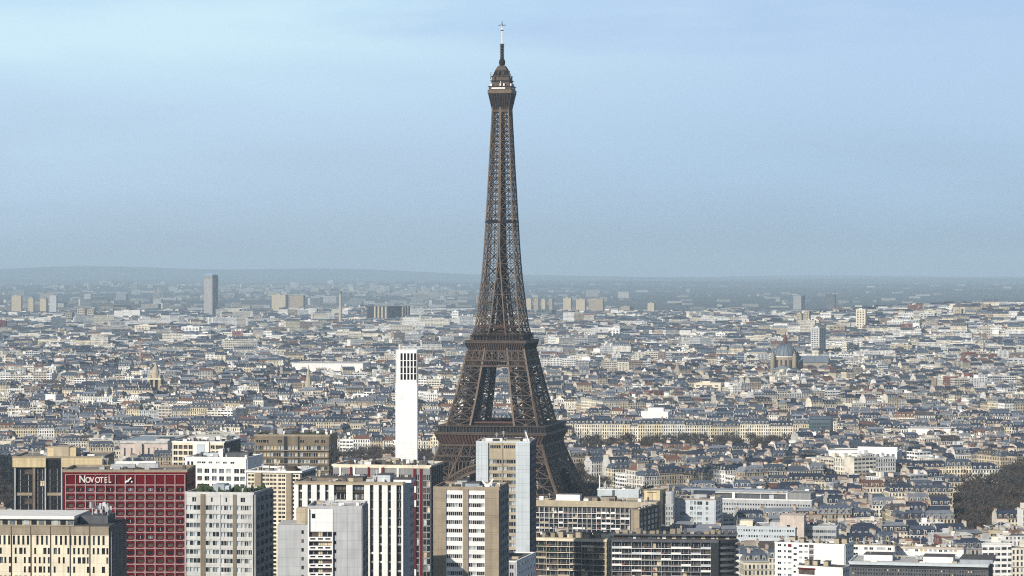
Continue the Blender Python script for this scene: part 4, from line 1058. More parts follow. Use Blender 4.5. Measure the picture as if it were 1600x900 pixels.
# --- left middle distance
t = T('museum', 'long low classical museum with pale cornice, behind the red hotel', 'building', 187, 262, 290, 690, 2250, 70, 'tan_light')
t.core('rose'); t.facade('f', 0, t.W, 0, t.H - 1.5, [(t.H - 15, t.H - 5, [(t.U(a), t.U(a + 2.6)) for a in (193, 204, 231, 245, 251)])], .6, 'rose'); t.fb('f', 0, t.W, t.H - 1.5, t.H, 0, 1.4, 'rooflight'); t.fb('f', t.U(211), t.U(222), 0, t.H - 1.5, .6, 3, 'rose'); t.roof('zinc', .6, 'rooflight'); t.unit(240, 262, 0, 1.8, .1, .4, 'rooflight'); t.done()
t = T('corner_block', 'cream block with wide dark windows, at the left edge above the glass tower', 'building', -30, 17, 22, 690, 2380, 18, 'cream')
t.core('cream'); t.facade('f', 0, t.W, 0, t.H, t.rows(694, 3.4, 7, t.cols(0, t.W, 8, .7)), .4, 'cream'); t.roof('rooflight', .5, 'cream'); t.clutter(4, 168, 1.0); t.done()
t = T('terraced_block', 'white stepped terraces with horizontal balconies, in the middle of the right half', 'building', 1298, 1402, 1410, 706, 2165, 24, 'white')
t.core('white')
for i in range(4):
    a = i * t.W * .05; t.facade('f', a, t.W - a * .4, t.H - 12 + i * 3.6 - 9, t.H - 12 + i * 3.6 - 5.4, [(t.H - 12 + i * 3.6 - 8.4, t.H - 12 + i * 3.6 - 6.6, t.cols(a + 1, t.W - a * .4 - 1, 12, .6))], .5 + (3 - i) * 1.6, 'white', panes=('g_mid', 'g_light', 'g_dark'))
t.facade('f', t.W * .3, t.W, t.H - 5, t.H, [(t.H - 3.6, t.H - 1.8, t.cols(t.W * .3 + 1, t.W - 1, 9, .6))], .5, 'white', panes=('g_mid', 'g_light')); t.roof('rooflight', .5, 'white'); t.unit(1340, 1400, 0, 3, .3, .7, 'white'); t.done()
t = T('white_hall', 'long plain bright white hall, beyond the church spire', 'building', 455, 567, 578, 568, 3990, 60, 'white')
t.core('white'); t.roof('rooflight', .4, 'white'); t.done()
t = T('studio_block', 'bright white low blank building, right middle distance', 'building', 1421, 1492, 1494, 671, 2560, 30, 'white')
t.core('white'); t.facade('f', 0, t.W, 0, t.H, [(t.H - 8, t.H - 6.6, t.cols(t.W * .55, t.W - 1, 7, .45))], .4, 'white'); t.roof('rooflight', .4, 'white'); t.done()
t = T('studio_block', 'bright white flat roofed block, right of the iron tower behind the boulevard houses', 'building', 1002, 1044, 1048, 644, 2720, 30, 'white')
t.core('white'); t.facade('f', 0, t.W, 0, t.H, t.rows(655, 3, 6, t.cols(1, t.W - 1, 6, .4)), .4, 'white'); t.roof('rooflight', .6, 'white'); t.unit(1012, 1036, 0, 4, .2, .7, 'white'); t.done()
t = T('green_glass_block', 'green glazed sloping building, above the boulevard trees on the right', 'building', 1265, 1298, 1302, 653, 2600, 24, 'slate')
M['green'] = weathered('green_glass', (0.035, 0.09, 0.085), .35, .2, .1)
t.core('green'); t.fb('f', 0, t.W, t.H - 1, t.H, 0, .6, 'slate'); t.facade('f', 0, t.W, 0, t.H - 2, t.rows(656, 4, 5, t.cols(0, t.W, 10, .85)), .2, 'slate', panes=('green', 'g_dark')); t.roof('slate', .4, 'slate'); t.done()
# --- far landmarks
t = T('skyscraper', 'lone tall grey skyscraper on the hazy plain, with small blue sign on top', 'skyscraper', 318, 332, 341, 432, 8600, 34, 'grey')
M['tower_grey'] = weathered('far_tower_grey', (0.20, 0.19, 0.185), .6, .1, .3, .05)
t.core('tower_grey')
for i in range(10): t.fb('f', t.W * (i + .2) / 10, t.W * (i + .7) / 10, 0, t.H - 6, 0, .5, 'lightgrey')
for i in range(6): t.fb('s', t.d * (i + .2) / 6, t.d * (i + .7) / 6, 0, t.H - 6, 0, .5, 'grey')
m = MB(); t.bx(1, t.W - 1, 2, t.d - 2, t.H, t.H + 5, 'grey', m); m.build('roof_unit', t.root)
M['signblue'] = weathered('blue_sign', (0.16, 0.30, 0.50), .5, .05, .0)
m = MB(); t.bx(3, t.W - 1, 3, 5, t.H + 5, t.H + 9, 'signblue', m); m.build('sign', t.root); t.done()
M['dome_lead'] = weathered('dome_lead', (0.15, 0.18, 0.22), .6, .2, .2)
t = T('office_tower', 'wide dark tower block with pale vertical ribs, left of the iron tower on the plain', 'building', 572, 607, 641, 479, 7500, 75, 'darkgrey')
t.core('black'); 
for a in (584, 590, 596, 602): t.fb('f', t.U(a), t.U(a + 2.6), 0, t.H, 0, 2, 'tan_light')
for a in (.62, .74, .86): t.fb('s', t.d * a, t.d * (a + .05), 0, t.H, 0, 2, 'tan_light')
t.roof('roofdark', .6, 'darkgrey'); t.done()
m = MB(); zc_ = CAMZ - (455 - HY) / (FOC / 7400); cxh = (532 - 800) / (FOC / 7400)
root = empty('smokestack', (cxh, 7400, 0)); tag(root, 'slim pale smokestack standing far off on the plain', 'chimney')
m.tube([(5, 0), (3.3, zc_ - 8)], 14, 'tan_light', 0, 0); m.build('shaft', root); m = MB(); m.tube([(3.35, zc_ - 8), (3.2, zc_), (2.2, zc_)], 14, 'brown', 0, 0); m.build('cap', root)
# distant blocks: (xl, xr, xs, ytop, D, depth, wall, label)
FARB = [
 (-8, 9, 11, 502, 6800, 30, 'redside', 'reddish tower block cut by the left edge of the picture'),
 (80, 101, 103, 497, 6700, 26, 'g_mid', 'blue glass office tower with tan base on the far left plain'),
 (93, 101, 103, 515, 6300, 16, 'tan', 'small tan block in front of the blue glass office tower'),
 (120, 132, 137, 483, 8200, 20, 'tan_light', 'beige tower block, wider of the pair left of the skyscraper'),
 (136, 146, 149, 484, 8100, 20, 'tan_light', 'beige tower block, narrower of the pair left of the skyscraper'),
 (102, 112, 115, 489, 8000, 20, 'tan', 'tan tower block just left of the beige pair'),
 (210, 245, 248, 509, 6400, 20, 'cream', 'wide cream slab below and left of the skyscraper'),
 (283, 311, 314, 511, 6200, 18, 'white', 'white slab with horizontal bands at the foot of the skyscraper'),
 (346, 364, 367, 498, 7000, 18, 'cream', 'cream block beside the right foot of the skyscraper'),
 (148, 158, 160, 500, 7300, 16, 'tan_light', 'small beige cube left of the skyscraper on the plain'),
 (18, 33, 35, 462, 9300, 18, 'tan_light', 'pale tower block farthest left of the hazy row'),
 (44, 52, 54, 466, 9200, 18, 'tan_light', 'narrow beige tower block in the hazy row at far left'),
 (62, 72, 75, 467, 9100, 18, 'tan_light', 'pale beige tower block in the hazy row, middle of it'),
 (77, 88, 90, 462, 9100, 18, 'lightgrey', 'palest grey tower block in the hazy row at far left'),
 (476, 487, 494, 501, 7000, 24, 'white', 'white tower block with bright front, left of the smokestack'),
 (494, 520, 523, 503, 7050, 20, 'tan', 'long tan slab joining the white tower block near the smokestack'),
 (447, 463, 466, 520, 6500, 18, 'white', 'small white block below the long tan slab'),
 (424, 446, 450, 461, 9700, 30, 'tan_light', 'wide pale hazy slab between skyscraper and smokestack'),
 (452, 474, 477, 462, 9700, 30, 'tan', 'second wide hazy slab between skyscraper and smokestack'),
 (706, 716, 719, 487, 7300, 20, 'white', 'white tower block just left of the iron tower spire'),
 (545, 571, 573, 497, 7600, 20, 'cream', 'cream slab touching the left of the ribbed tower block'),
 (822, 830, 832, 467, 9300, 18, 'tan_light', 'first hazy tower block right of the iron tower'),
 (834, 841, 843, 466, 9300, 18, 'tan', 'second hazy tower block right of the iron tower'),
 (846, 852, 854, 468, 9300, 18, 'tan_light', 'third hazy tower block right of the iron tower'),
 (858, 863, 865, 467, 9300, 18, 'tan', 'narrowest hazy tower block right of the iron tower'),
 (880, 892, 894, 466, 9300, 18, 'tan_light', 'palest tower block in the hazy row right of the iron tower'),
 (900, 914, 916, 468, 9300, 18, 'tan_light', 'broad beige tower block in the hazy row right of the iron tower'),
 (920, 942, 944, 467, 9300, 18, 'tan', 'longest slab of the hazy row right of the iron tower'),
 (838, 862, 868, 485, 8300, 40, 'darkgrey', 'blue grey office block near the iron tower spire'),
 (869, 890, 898, 486, 8200, 40, 'darkgrey', 'larger blue grey office block right of the iron tower spire'),
 (970, 984, 990, 479, 9000, 20, 'tan', 'beige block with white neighbour on the hazy plain'),
 (1012, 1022, 1025, 474, 9200, 20, 'tan_light', 'hazy tower with stepped top in the centre of the plain'),
 (870, 893, 896, 503, 6900, 20, 'tan', 'brick coloured block right of the iron tower'),
 (951, 968, 970, 514, 6000, 16, 'white', 'white cube standing over low roofs right of the iron tower'),
 (998, 1011, 1014, 503, 6900, 16, 'lightgrey', 'pale grey cube in the low roofs of the plain'),
 (1049, 1078, 1080, 498, 7300, 30, 'white', 'white glazed block with diagonal bracing near the arena roof'),
 (1119, 1133, 1136, 521, 5700, 16, 'white', 'white cube over low roofs left of the domed church'),
 (1146, 1156, 1158, 512, 6000, 16, 'tan', 'tan block over low roofs left of the domed church'),
 (1245, 1252, 1255, 490, 6000, 14, 'tan_light', 'leftmost of the hillside tower trio above the domed church'),
 (1256, 1264, 1267, 487, 6050, 14, 'tan_light', 'pale tower block in the middle of the hillside trio above the domed church'),
 (1271, 1284, 1287, 489, 6100, 16, 'tan_light', 'rightmost and widest of the hillside tower trio above the domed church'),
 (1268, 1280, 1290, 512, 4900, 20, 'offwhite', 'white slab with grey side, right above the domed church'),
 (1296, 1320, 1322, 510, 5500, 18, 'tan', 'brown slab on the lower hillside'),
 (1240, 1252, 1258, 462, 9900, 30, 'grey', 'dim hazy tower pair on the plain left of the hill'),
 (1290, 1304, 1306, 460, 9900, 40, 'darkgrey', 'dark hazy tower standing behind the hill'),
 (1338, 1352, 1354, 484, 5600, 14, 'cream', 'cream house with white gable on the hill crest'),
 (1405, 1430, 1433, 489, 5950, 16, 'lightgrey', 'pale grey slab on the hill crest'),
 (1438, 1460, 1463, 490, 5700, 16, 'offwhite', 'white slab on the hill crest, centre'),
 (1492, 1502, 1505, 483, 5700, 14, 'tan_light', 'beige tower on the hill crest'),
 (1568, 1600, 1603, 486, 5900, 16, 'offwhite', 'long white slab on the hill crest at the right edge'),
 (1520, 1545, 1548, 475, 5900, 16, 'tan', 'highest tan block on the hill crest'),
 (1393, 1425, 1430, 540, 4800, 20, 'tan_light', 'tan block with white end wall on the lower hillside'),
 (1541, 1600, 1604, 561, 4300, 24, 'lightgrey', 'long pale office slab with dark bands near the right edge'),
 (1085, 1126, 1128, 600, 3500, 20, 'cream', 'cream block with square dark windows in two rows, centre right'),
 (876, 905, 910, 560, 4300, 30, 'g_mid', 'blue glazed office slab immediately right of the iron tower'),
]
for i, (xl, xr, xs_, yt, D, dep, wm, lab) in enumerate(FARB):
    t = T('distant_block', lab, 'building', xl, xr, xs_, yt, D, dep, wm)
    t.core(wm); fl = 3.1 * t.s; nb = max(3, int(t.W / 7))
    ax = wm in ('g_mid',)
    rws = []
    z_ = t.H - 1.6
    while z_ > 8 and len(rws) < 12: rws.append((z_ - 1.7 * (1 if D < 7000 else 2), z_, t.cols(1, t.W - 1, nb, .6))); z_ -= 3.2 * (1 if D < 7000 else 2)
    if D < 9000 and nb * len(rws) <= 420 and not ax:
        t.facade('f', 0, t.W, 0, t.H, rws, .5, wm, panes=('g_mid', 'g_dark', 'g_brown'))
        t.facade('s', 0, t.d, 0, t.H, [(a, b, t.cols(1, t.d - 1, 3, .6)) for a, b, _ in rws], .5, wm, panes=('g_mid', 'g_dark'))
        w_ = t.wins; t.wins = []
        m = MB()
        for f, a, b_, c, d, w0, mt in w_: t.fb(f, a, b_, c, d, w0 + .03, w0 + .1, mt, m)
        if w_ and i % 1 == 0: o = m.build('window', t.root); o['kind'] = 'stuff'
    m = MB(); t.bx(t.W * .3, t.W * .6, t.d * .3, t.d * .7, t.H, t.H + 3, wm, m); m.build('roof_unit', t.root)
    t.roof('rooflight' if i % 3 else 'roofgravel', .8, wm); t.done()
# arena roof line and long viaduct roofs on the plain
for nm, lab, xl, xr, yt, D in (('arena_roof', 'long thin white arena roof on the plain, right of centre', 1066, 1243, 493, 8500), ('station_roof', 'long thin pale shed roof left of the iron tower spire', 645, 742, 483, 9300)):
    s_ = FOC / D; W = (xr - xl) / s_; zt = CAMZ - (yt - HY) / s_
    root = empty(nm, (((xl + xr) / 2 - 800) / s_, D, 0)); tag(root, lab, 'hall'); m = MB()
    m.hexa([(-W / 2, -40, zt - 4), (W / 2, -40, zt), (W / 2, 40, zt), (-W / 2, 40, zt - 4), (-W / 2, -40, zt - 1), (W / 2, -40, zt + 3), (W / 2, 40, zt + 3), (-W / 2, 40, zt - 1)], 'rooflight'); m.build('roof', root)
    m = MB(); m.box(-W / 2 + 5, W / 2 - 5, -34, 34, 0, zt - 4.1, 'darkgrey'); m.build('wall', root)
# --- churches
def place(name, label, cat, px, D, rz=0): 
    s_ = FOC / D; x = (px - 800) / s_; z0 = terr1(x, D); FOOT.append((x, D, 22)); r = empty(name, (x, D, z0), rz); tag(r, label, cat); return r, s_, z0
def Zp(py, D, z0): return CAMZ - (py - HY) / (FOC / D) - z0
# square bell tower
D = 3430; r, s_, z0 = place('bell_tower', 'square pale stone bell tower with tapered lantern, left middle distance', 'church', 243, D, -R(8))
Zz = lambda y: Zp(y, D, z0)
m = MB(); m.box(-8, 8, -7.5, 7.5, 0, Zz(612), 'tan_light'); m.box(-8.5, 8.5, -8, 8, Zz(612), Zz(611), 'cream'); m.build('shaft', r)
m = MB()
for x in (-1, 1):
    for y in (-1, 1): m.box(x * 6.6 - 1.5, x * 6.6 + 1.5, y * 6.2 - 1.5, y * 6.2 + 1.5, Zz(611), Zz(593), 'tan_light')
m.box(-1, 1, -7, 7, Zz(611), Zz(593), 'tan_light'); m.box(-7, 7, -1, 1, Zz(611), Zz(593), 'tan_light'); m.box(-4.5, 4.5, -4.5, 4.5, Zz(611), Zz(593), 'darkbrown'); m.box(-8, 8, -7.6, 7.6, Zz(593), Zz(591), 'cream')
for x in (-1, 1):
    for y in (-1, 1): m.frus(1.3, Zz(591), .3, Zz(583), 'tan_light', x * 6.2, y * 5.8)
m.build('belfry', r)
m = MB(); m.tube([(5.2, Zz(591)), (5, Zz(583)), (4.4, Zz(580)), (3, Zz(575)), (1, Zz(570)), (.3, Zz(567))], 10, 'tan_light'); m.build('lantern', r)
m = MB(); m.box(-30, -8.5, 6, 26, 0, Zz(618), 'tan'); m.hexa([(-31, 5, Zz(618)), (-8.5, 5, Zz(618)), (-8.5, 27, Zz(618)), (-31, 27, Zz(618)), (-31, 15.5, Zz(608)), (-8.5, 15.5, Zz(608)), (-8.5, 16.5, Zz(608)), (-31, 16.5, Zz(608))], 'slate'); m.build('nave', r)
# spire
D = 3350; r, s_, z0 = place('church_spire', 'slender pale stone church spire, in front of the long white hall', 'church', 482, D, -R(14))
Zz = lambda y: Zp(y, D, z0)
m = MB(); m.box(-6, 6, -6, 6, 0, Zz(608), 'tan_light'); m.box(-6.4, 6.4, -6.4, 6.4, Zz(609), Zz(607), 'cream')
for x in (-1, 1):
    m.box(x * 3 - 1.1, x * 3 + 1.1, -6.1, -6.0, Zz(630), Zz(613), 'darkbrown')
    for y in (-1, 1): m.frus(1.2, Zz(607), .15, Zz(596), 'tan_light', x * 4.9, y * 4.9)
m.build('shaft', r); m = MB(); m.tube([(4.2, Zz(607)), (3.6, Zz(598)), (.25, Zz(570))], 8, 'tan_light'); m.build('spire', r)
m = MB(); m.box(8, 16, -4, 20, 0, Zz(622), 'cream'); m.box(-16, -6.3, 0, 30, 0, Zz(626), 'tan_light'); m.hexa([(-16.5, -1, Zz(626)), (-6.3, -1, Zz(626)), (-6.3, 31, Zz(626)), (-16.5, 31, Zz(626)), (-12, -1, Zz(615)), (-11, -1, Zz(615)), (-11, 31, Zz(615)), (-12, 31, Zz(615))], 'slate'); m.build('nave', r)
# lantern church left
D = 3600; r, s_, z0 = place('lantern_church', 'stone church with pyramid roof and thin spike, left of the square bell tower', 'church', 186, D, -R(5))
Zz = lambda y: Zp(y, D, z0)
m = MB(); m.box(-10, 10, -9, 9, 0, Zz(607), 'tan_light')
for i in range(4): m.box(-7.5 + i * 4.2, -5.5 + i * 4.2, -9.1, -9, Zz(622), Zz(611), 'darkbrown')
m.build('wall', r); m = MB(); m.frus((11, 10), Zz(607), .4, Zz(594), 'slate'); m.build('roof', r)
m = MB(); m.tube([(.7, Zz(595)), (.35, Zz(578)), (.1, Zz(572))], 8, 'tan_light'); m.build('spire', r)
m = MB(); m.box(-34, -10.5, -4, 12, 0, Zz(619), 'tan'); m.hexa([(-35, -5, Zz(619)), (-10.5, -5, Zz(619)), (-10.5, 13, Zz(619)), (-35, 13, Zz(619)), (-31, 3.5, Zz(609)), (-10.5, 3.5, Zz(609)), (-10.5, 4.5, Zz(609)), (-31, 4.5, Zz(609))], 'zinc'); m.build('nave', r)
# domed church
D = 4000; r, s_, z0 = place('domed_church', 'church with a large ribbed blue grey dome and reddish lantern, on the right', 'church', 1227, D, -R(14)); FOOT.append(((1227 - 800) / s_ + 25, D + 20, 34))
Zz = lambda y: Zp(y, D, z0)
m = MB(); m.tube([(15.5, 0), (15.5, Zz(558))], 16, 'tan'); m.tube([(16.3, Zz(558)), (16.3, Zz(556))], 16, 'cream')
for i in range(16):
    a = 2 * math.pi * (i + .5) / 16; m.beam((15.6 * math.cos(a), 15.6 * math.sin(a), Zz(573)), (15.6 * math.cos(a), 15.6 * math.sin(a), Zz(562)), 2.4, 'darkbrown', .6)
for sx in (-1, 1):
    for sy in (-1, 1): m.tube([(3.2, 0), (3.2, Zz(560)), (2.2, Zz(554)), (.2, Zz(549))], 10, 'tan', sx * 15, sy * 15)
m.build('drum', r)
m = MB(); prof = [(16 * math.cos(a), Zz(556) + (Zz(537) - Zz(556)) * math.sin(a)) for a in np.linspace(0, 1.36, 9)]; m.tube(prof, 32, 'dome_lead')
for i in range(16):
    a = 2 * math.pi * i / 16
    for (r0, z0_), (r1, z1_) in zip(prof[:-1], prof[1:]): m.beam((r0 * math.cos(a), r0 * math.sin(a), z0_ + .1), (r1 * math.cos(a), r1 * math.sin(a), z1_ + .1), .9, 'slate')
m.build('dome', r)
m = MB(); m.tube([(3.4, Zz(538)), (3.2, Zz(531)), (2.4, Zz(528)), (.8, Zz(523)), (.2, Zz(517))], 10, 'iron_red'); m.build('lantern', r)
m = MB(); m.box(-16, 16, -26, -10, 0, Zz(577), 'tan'); m.hexa([(-17, -27, Zz(577)), (17, -27, Zz(577)), (17, -10, Zz(577)), (-17, -10, Zz(577)), (-.5, -27, Zz(570)), (.5, -27, Zz(570)), (.5, -10, Zz(570)), (-.5, -10, Zz(570))], 'dome_lead'); m.tube([(4, Zz(590)), (4, Zz(577)), (.4, Zz(575))], 12, 'cream', 0, -26.5); m.build('porch', r)
m = MB(); m.box(17, 58, 0, 24, 0, Zz(566), 'tan'); m.hexa([(17, -1, Zz(566)), (60, -1, Zz(566)), (60, 25, Zz(566)), (17, 25, Zz(566)), (17, 11, Zz(556)), (58, 11, Zz(556)), (58, 13, Zz(556)), (17, 13, Zz(556))], 'dome_lead'); m.build('nave', r)
# tower crane
D = 4300; r, s_, z0 = place('tower_crane', 'thin orange construction crane above the roofs, left middle distance', 'crane', 218.5, D)
Zz = lambda y: Zp(y, D, z0); m = MB(); zt = Zz(533); q = 0.0
while q < zt:
    for x in (-.9, .9):
        for y in (-.9, .9): m.beam((x, y, q), (x, y, min(q + 4, zt)), .3, 'orange')
    m.beam((-.9, -.9, q), (.9, -.9, q + 4), .25, 'orange'); m.beam((.9, .9, q), (.9, -.9, q + 4), .25, 'orange'); q += 4
m.build('mast', r); m = MB()
for y in (-.7, .7): m.beam((0, y, zt), (10, y - 26, zt + 2), .3, 'orange'); m.beam((0, y, zt), (-4, y + 11, zt - .5), .3, 'orange')
m.beam((0, 0, zt + 5), (10, -26, zt + 2.6), .25, 'orange'); m.beam((0, 0, zt), (0, 0, zt + 5), .4, 'orange'); m.box(-5, -3, 9, 12, zt - 2.5, zt - .3, 'grey'); m.build('jib', r)
# ------------------------------------------------------------------ the city: shader shared by generated houses
def city_material():
    m, n, b = mat_node('city_facades')
    L = n.links.new; nn = n.nodes.new
    def math_(op, a, b_=None, c=None):
        k = nn('ShaderNodeMath'); k.operation = op
        for i, v in enumerate((a, b_, c)):
            if v is None: continue
            if isinstance(v, (int, float)): k.inputs[i].default_value = v
            else: L(v, k.inputs[i])
        return k.outputs[0]
    ca = nn('ShaderNodeAttribute'); ca.attribute_name = 'Tint'
    wa = nn('ShaderNodeAttribute'); wa.attribute_name = 'win'
    uv = nn('ShaderNodeAttribute'); uv.attribute_name = 'UVMap'
    sx = nn('ShaderNodeSeparateXYZ'); L(uv.outputs['Vector'], sx.inputs[0]); U, V = sx.outputs[0], sx.outputs[1]
    def band(x, period, lo, hi):
        f = math_('FRACT', math_('DIVIDE', x, period))
        return math_('MULTIPLY', math_('GREATER_THAN', f, lo), math_('LESS_THAN', f, hi))
    w1 = math_('MULTIPLY', band(U, 2.1, .25, .75), band(V, 3.1, .18, .84))
    w2 = math_('MULTIPLY', band(U, 3.3, .10, .90), band(V, 2.9, .34, .82))
    w3 = math_('MULTIPLY', band(U, 2.6, .30, .70), band(V, 3.4, .18, .80))
    def sel(k): return math_('COMPARE', wa.outputs['Fac'], float(k), .3)
    mask = math_('ADD', math_('ADD', math_('MULTIPLY', w1, sel(1)), math_('MULTIPLY', w2, sel(2))), math_('MULTIPLY', w3, sel(3)))
    fl = nn('ShaderNodeCombineXYZ'); L(math_('FLOOR', math_('DIVIDE', U, 2.1)), fl.inputs[0]); L(math_('FLOOR', math_('DIVIDE', V, 3.1)), fl.inputs[1])
    wn = nn('ShaderNodeTexWhiteNoise'); L(fl.outputs[0], wn.inputs['Vector'])
    gr = nn('ShaderNodeValToRGB'); gr.color_ramp.interpolation = 'CONSTANT'
    gr.color_ramp.elements[0].position = 0; gr.color_ramp.elements[0].color = (.018, .022, .03, 1)
    gr.color_ramp.elements[1].position = .55; gr.color_ramp.elements[1].color = (.05, .058, .068, 1)
    e = gr.color_ramp.elements.new(.8); e.color = (.25, .26, .26, 1)
    L(wn.outputs['Value'], gr.inputs[0])
    # weathering, stone courses
    geo = nn('ShaderNodeNewGeometry'); nz = nn('ShaderNodeTexNoise'); nz.inputs['Scale'].default_value = .22; nz.inputs['Detail'].default_value = 5
    L(geo.outputs['Position'], nz.inputs['Vector'])
    mr = nn('ShaderNodeMapRange'); mr.inputs[1].default_value = .3; mr.inputs[2].default_value = .7; mr.inputs[3].default_value = .78; mr.inputs[4].default_value = 1.12; L(nz.outputs['Fac'], mr.inputs[0])
    # dark balcony line on haussmann fronts at two floors
    bal = math_('MULTIPLY', sel(1), band(math_('ADD', V, 0.35), 12.4, .0, .045))
    dk = math_('SUBTRACT', 1.0, math_('MULTIPLY', bal, .65))
    fac = math_('MULTIPLY', mr.outputs[0], dk)
    v = nn('ShaderNodeVectorMath'); v.operation = 'SCALE'; L(ca.outputs['Color'], v.inputs[0]); L(fac, v.inputs['Scale'])
    mx = nn('ShaderNodeMixRGB'); L(mask, mx.inputs[0]); L(v.outputs[0], mx.inputs[1]); L(gr.outputs[0], mx.inputs[2])
    L(mx.outputs[0], b.inputs['Base Color'])
    ro = math_('SUBTRACT', .9, math_('MULTIPLY', mask, .6)); L(ro, b.inputs['Roughness'])
    return m
M['city'] = city_material()

class Soup:
    def __init__(s): s.V = []; s.F = []; s.C = []; s.W = []; s.UV = []; s.n = 0
    def frustum(s, fr, xb, yb, z0, xt, yt, z1, cf, cg, ct, wf=0, wg=0, drop=()):
        """fr=(cx,cy,cz,ang); xb=(x0,x1) ... arrays of N; colours (N,3)"""
        cx, cy, cz, an = fr; n = len(cx); O = np.ones(n)
        X = np.stack([xb[0] * O, xb[1] * O, xb[1] * O, xb[0] * O, xt[0] * O, xt[1] * O, xt[1] * O, xt[0] * O], 1)
        Y = np.stack([yb[0] * O, yb[0] * O, yb[1] * O, yb[1] * O, yt[0] * O, yt[0] * O, yt[1] * O, yt[1] * O], 1)
        Z = np.stack([z0 * O] * 4 + [z1 * O] * 4, 1)
        c, sn = np.cos(an)[:, None], np.sin(an)[:, None]
        P = np.stack([cx[:, None] + X * c - Y * sn, cy[:, None] + X * sn + Y * c, cz[:, None] + Z], -1)
        quads = [(0, 1, 5, 4), (1, 2, 6, 5), (2, 3, 7, 6), (3, 0, 4, 7), (4, 5, 6, 7)]
        zb, zt = Z[:, 0], Z[:, 4]
        hor = [X, Y, X, Y]
        cols = [cf, cg, cf, cg, ct]; wins = [wf, wg, wf, wg, 0]
        base = s.n + 8 * np.arange(n)[:, None]
        for k, q in enumerate(quads):
            if k in drop: continue
            s.F.append(base + np.array(q)[None, :]); s.C.append(np.broadcast_to(cols[k], (n, 3))); s.W.append(np.broadcast_to(np.asarray(wins[k], float), (n,)))
            if k < 4: uu = hor[k][:, list(q)] - hor[k].min(1)[:, None]; vv = Z[:, list(q)]
            else: uu = X[:, list(q)]; vv = Y[:, list(q)]
            s.UV.append(np.stack([uu, vv], -1))
        s.V.append(P.reshape(-1, 3)); s.n += 8 * n
    def obj(s, name, parent=None):
        V = np.concatenate(s.V); F = np.concatenate(s.F); C = np.concatenate(s.C); W_ = np.concatenate(s.W); UV = np.concatenate(s.UV)
        me = bpy.data.meshes.new(name); nf = len(F)
        me.vertices.add(len(V)); me.vertices.foreach_set('co', V.astype(np.float32).ravel())
        me.loops.add(nf * 4); me.loops.foreach_set('vertex_index', F.astype(np.int32).ravel())
        me.polygons.add(nf); me.polygons.foreach_set('loop_start', np.arange(0, nf * 4, 4, dtype=np.int32))
        try: me.polygons.foreach_set('loop_total', np.full(nf, 4, np.int32))
        except Exception: pass
        a = me.attributes.new('Tint', 'FLOAT_COLOR', 'FACE'); a.data.foreach_set('color', np.concatenate([C, np.ones((nf, 1))], 1).astype(np.float32).ravel())
        a = me.attributes.new('win', 'FLOAT', 'FACE'); a.data.foreach_set('value', W_.astype(np.float32))
        u = me.uv_layers.new(name='UVMap'); u.data.foreach_set('uv', UV.reshape(-1).astype(np.float32))
        me.polygons.foreach_set('use_smooth', np.zeros(nf, bool)); me.update(calc_edges=True); me.validate()
        me.materials.append(M['city'])
        o = bpy.data.objects.new(name, me); COL.objects.link(o)
        if parent: o.parent = parent
        return o

rng = np.random.default_rng(11)
WALLC = np.array([(0.66, 0.58, 0.42), (0.74, 0.68, 0.54), (0.50, 0.42, 0.30), (0.72, 0.69, 0.62), (0.40, 0.34, 0.25), (0.80, 0.78, 0.74), (0.34, 0.30, 0.26)])
WALLN = ['cream', 'ivory', 'sandy', 'chalky', 'tan', 'white', 'umber']
FLATC = np.array([(0.80, 0.79, 0.76), (0.68, 0.64, 0.54), (0.42, 0.43, 0.44), (0.26, 0.20, 0.15), (0.55, 0.50, 0.42), (0.20, 0.08, 0.06)])
FLATN = ['white', 'cream', 'grey', 'brown', 'beige', 'brick red']
ROOFC = np.array([(0.022, 0.032, 0.062), (0.065, 0.083, 0.118), (0.18, 0.20, 0.235), (0.15, 0.075, 0.052), (0.060, 0.05, 0.048)])
ROOFN = ['slate', 'zinc', 'pale zinc', 'tiled', 'blackish']
FROOFC = np.array([(0.40, 0.38, 0.35), (0.20, 0.19, 0.18), (0.62, 0.61, 0.59), (0.10, 0.10, 0.11)])
FROOFN = ['grey', 'dark grey', 'pale', 'black']

# tree areas in (image x range at that distance, distance range)
def px2x(px, D): return (px - 800) * D / FOC
TZ = [(900, 1250, 2360, 2640, 16.0), (1476, 1640, 1720, 2240, 12.0), (500, 690, 2180, 2460, 15.0), (-30, 120, 1750, 2160, 15.0), (170, 420, 2090, 2190, 13.0), (190, 560, 2640, 2690, 12.0),
      (838, 935, 1975, 2230, 17.0), (926, 1020, 1890, 2000, 13.0), (1300, 1500, 2190, 2230, 11.0), (1040, 1480, 1985, 2003, 10.0), (1350, 1600, 3180, 3210, 11.0), (0, 400, 3900, 3935, 14.0), (1100, 1270, 4700, 4740, 14.0), (1040, 1300, 1830, 1850, 11.0), (1486, 1552, 1600, 1720, 12.0)]
def in_tree_zone(x, y, pad=0.0):
    px = 800 + x * FOC / y
    for a, b, d0, d1, _ in TZ:
        if a - pad <= px <= b + pad and d0 - 6 <= y <= d1 + 6: return True
    return False

B = []   # x, y, ang, w, d, h, kind(0 mansard,1 flat,2 gable), wallcol, roofcol, seed
def add_b(x, y, an, w_, d_, h, kind, wc, rc, hip=0): B.append((x, y, an, w_, d_, h, kind, wc, rc, hip))
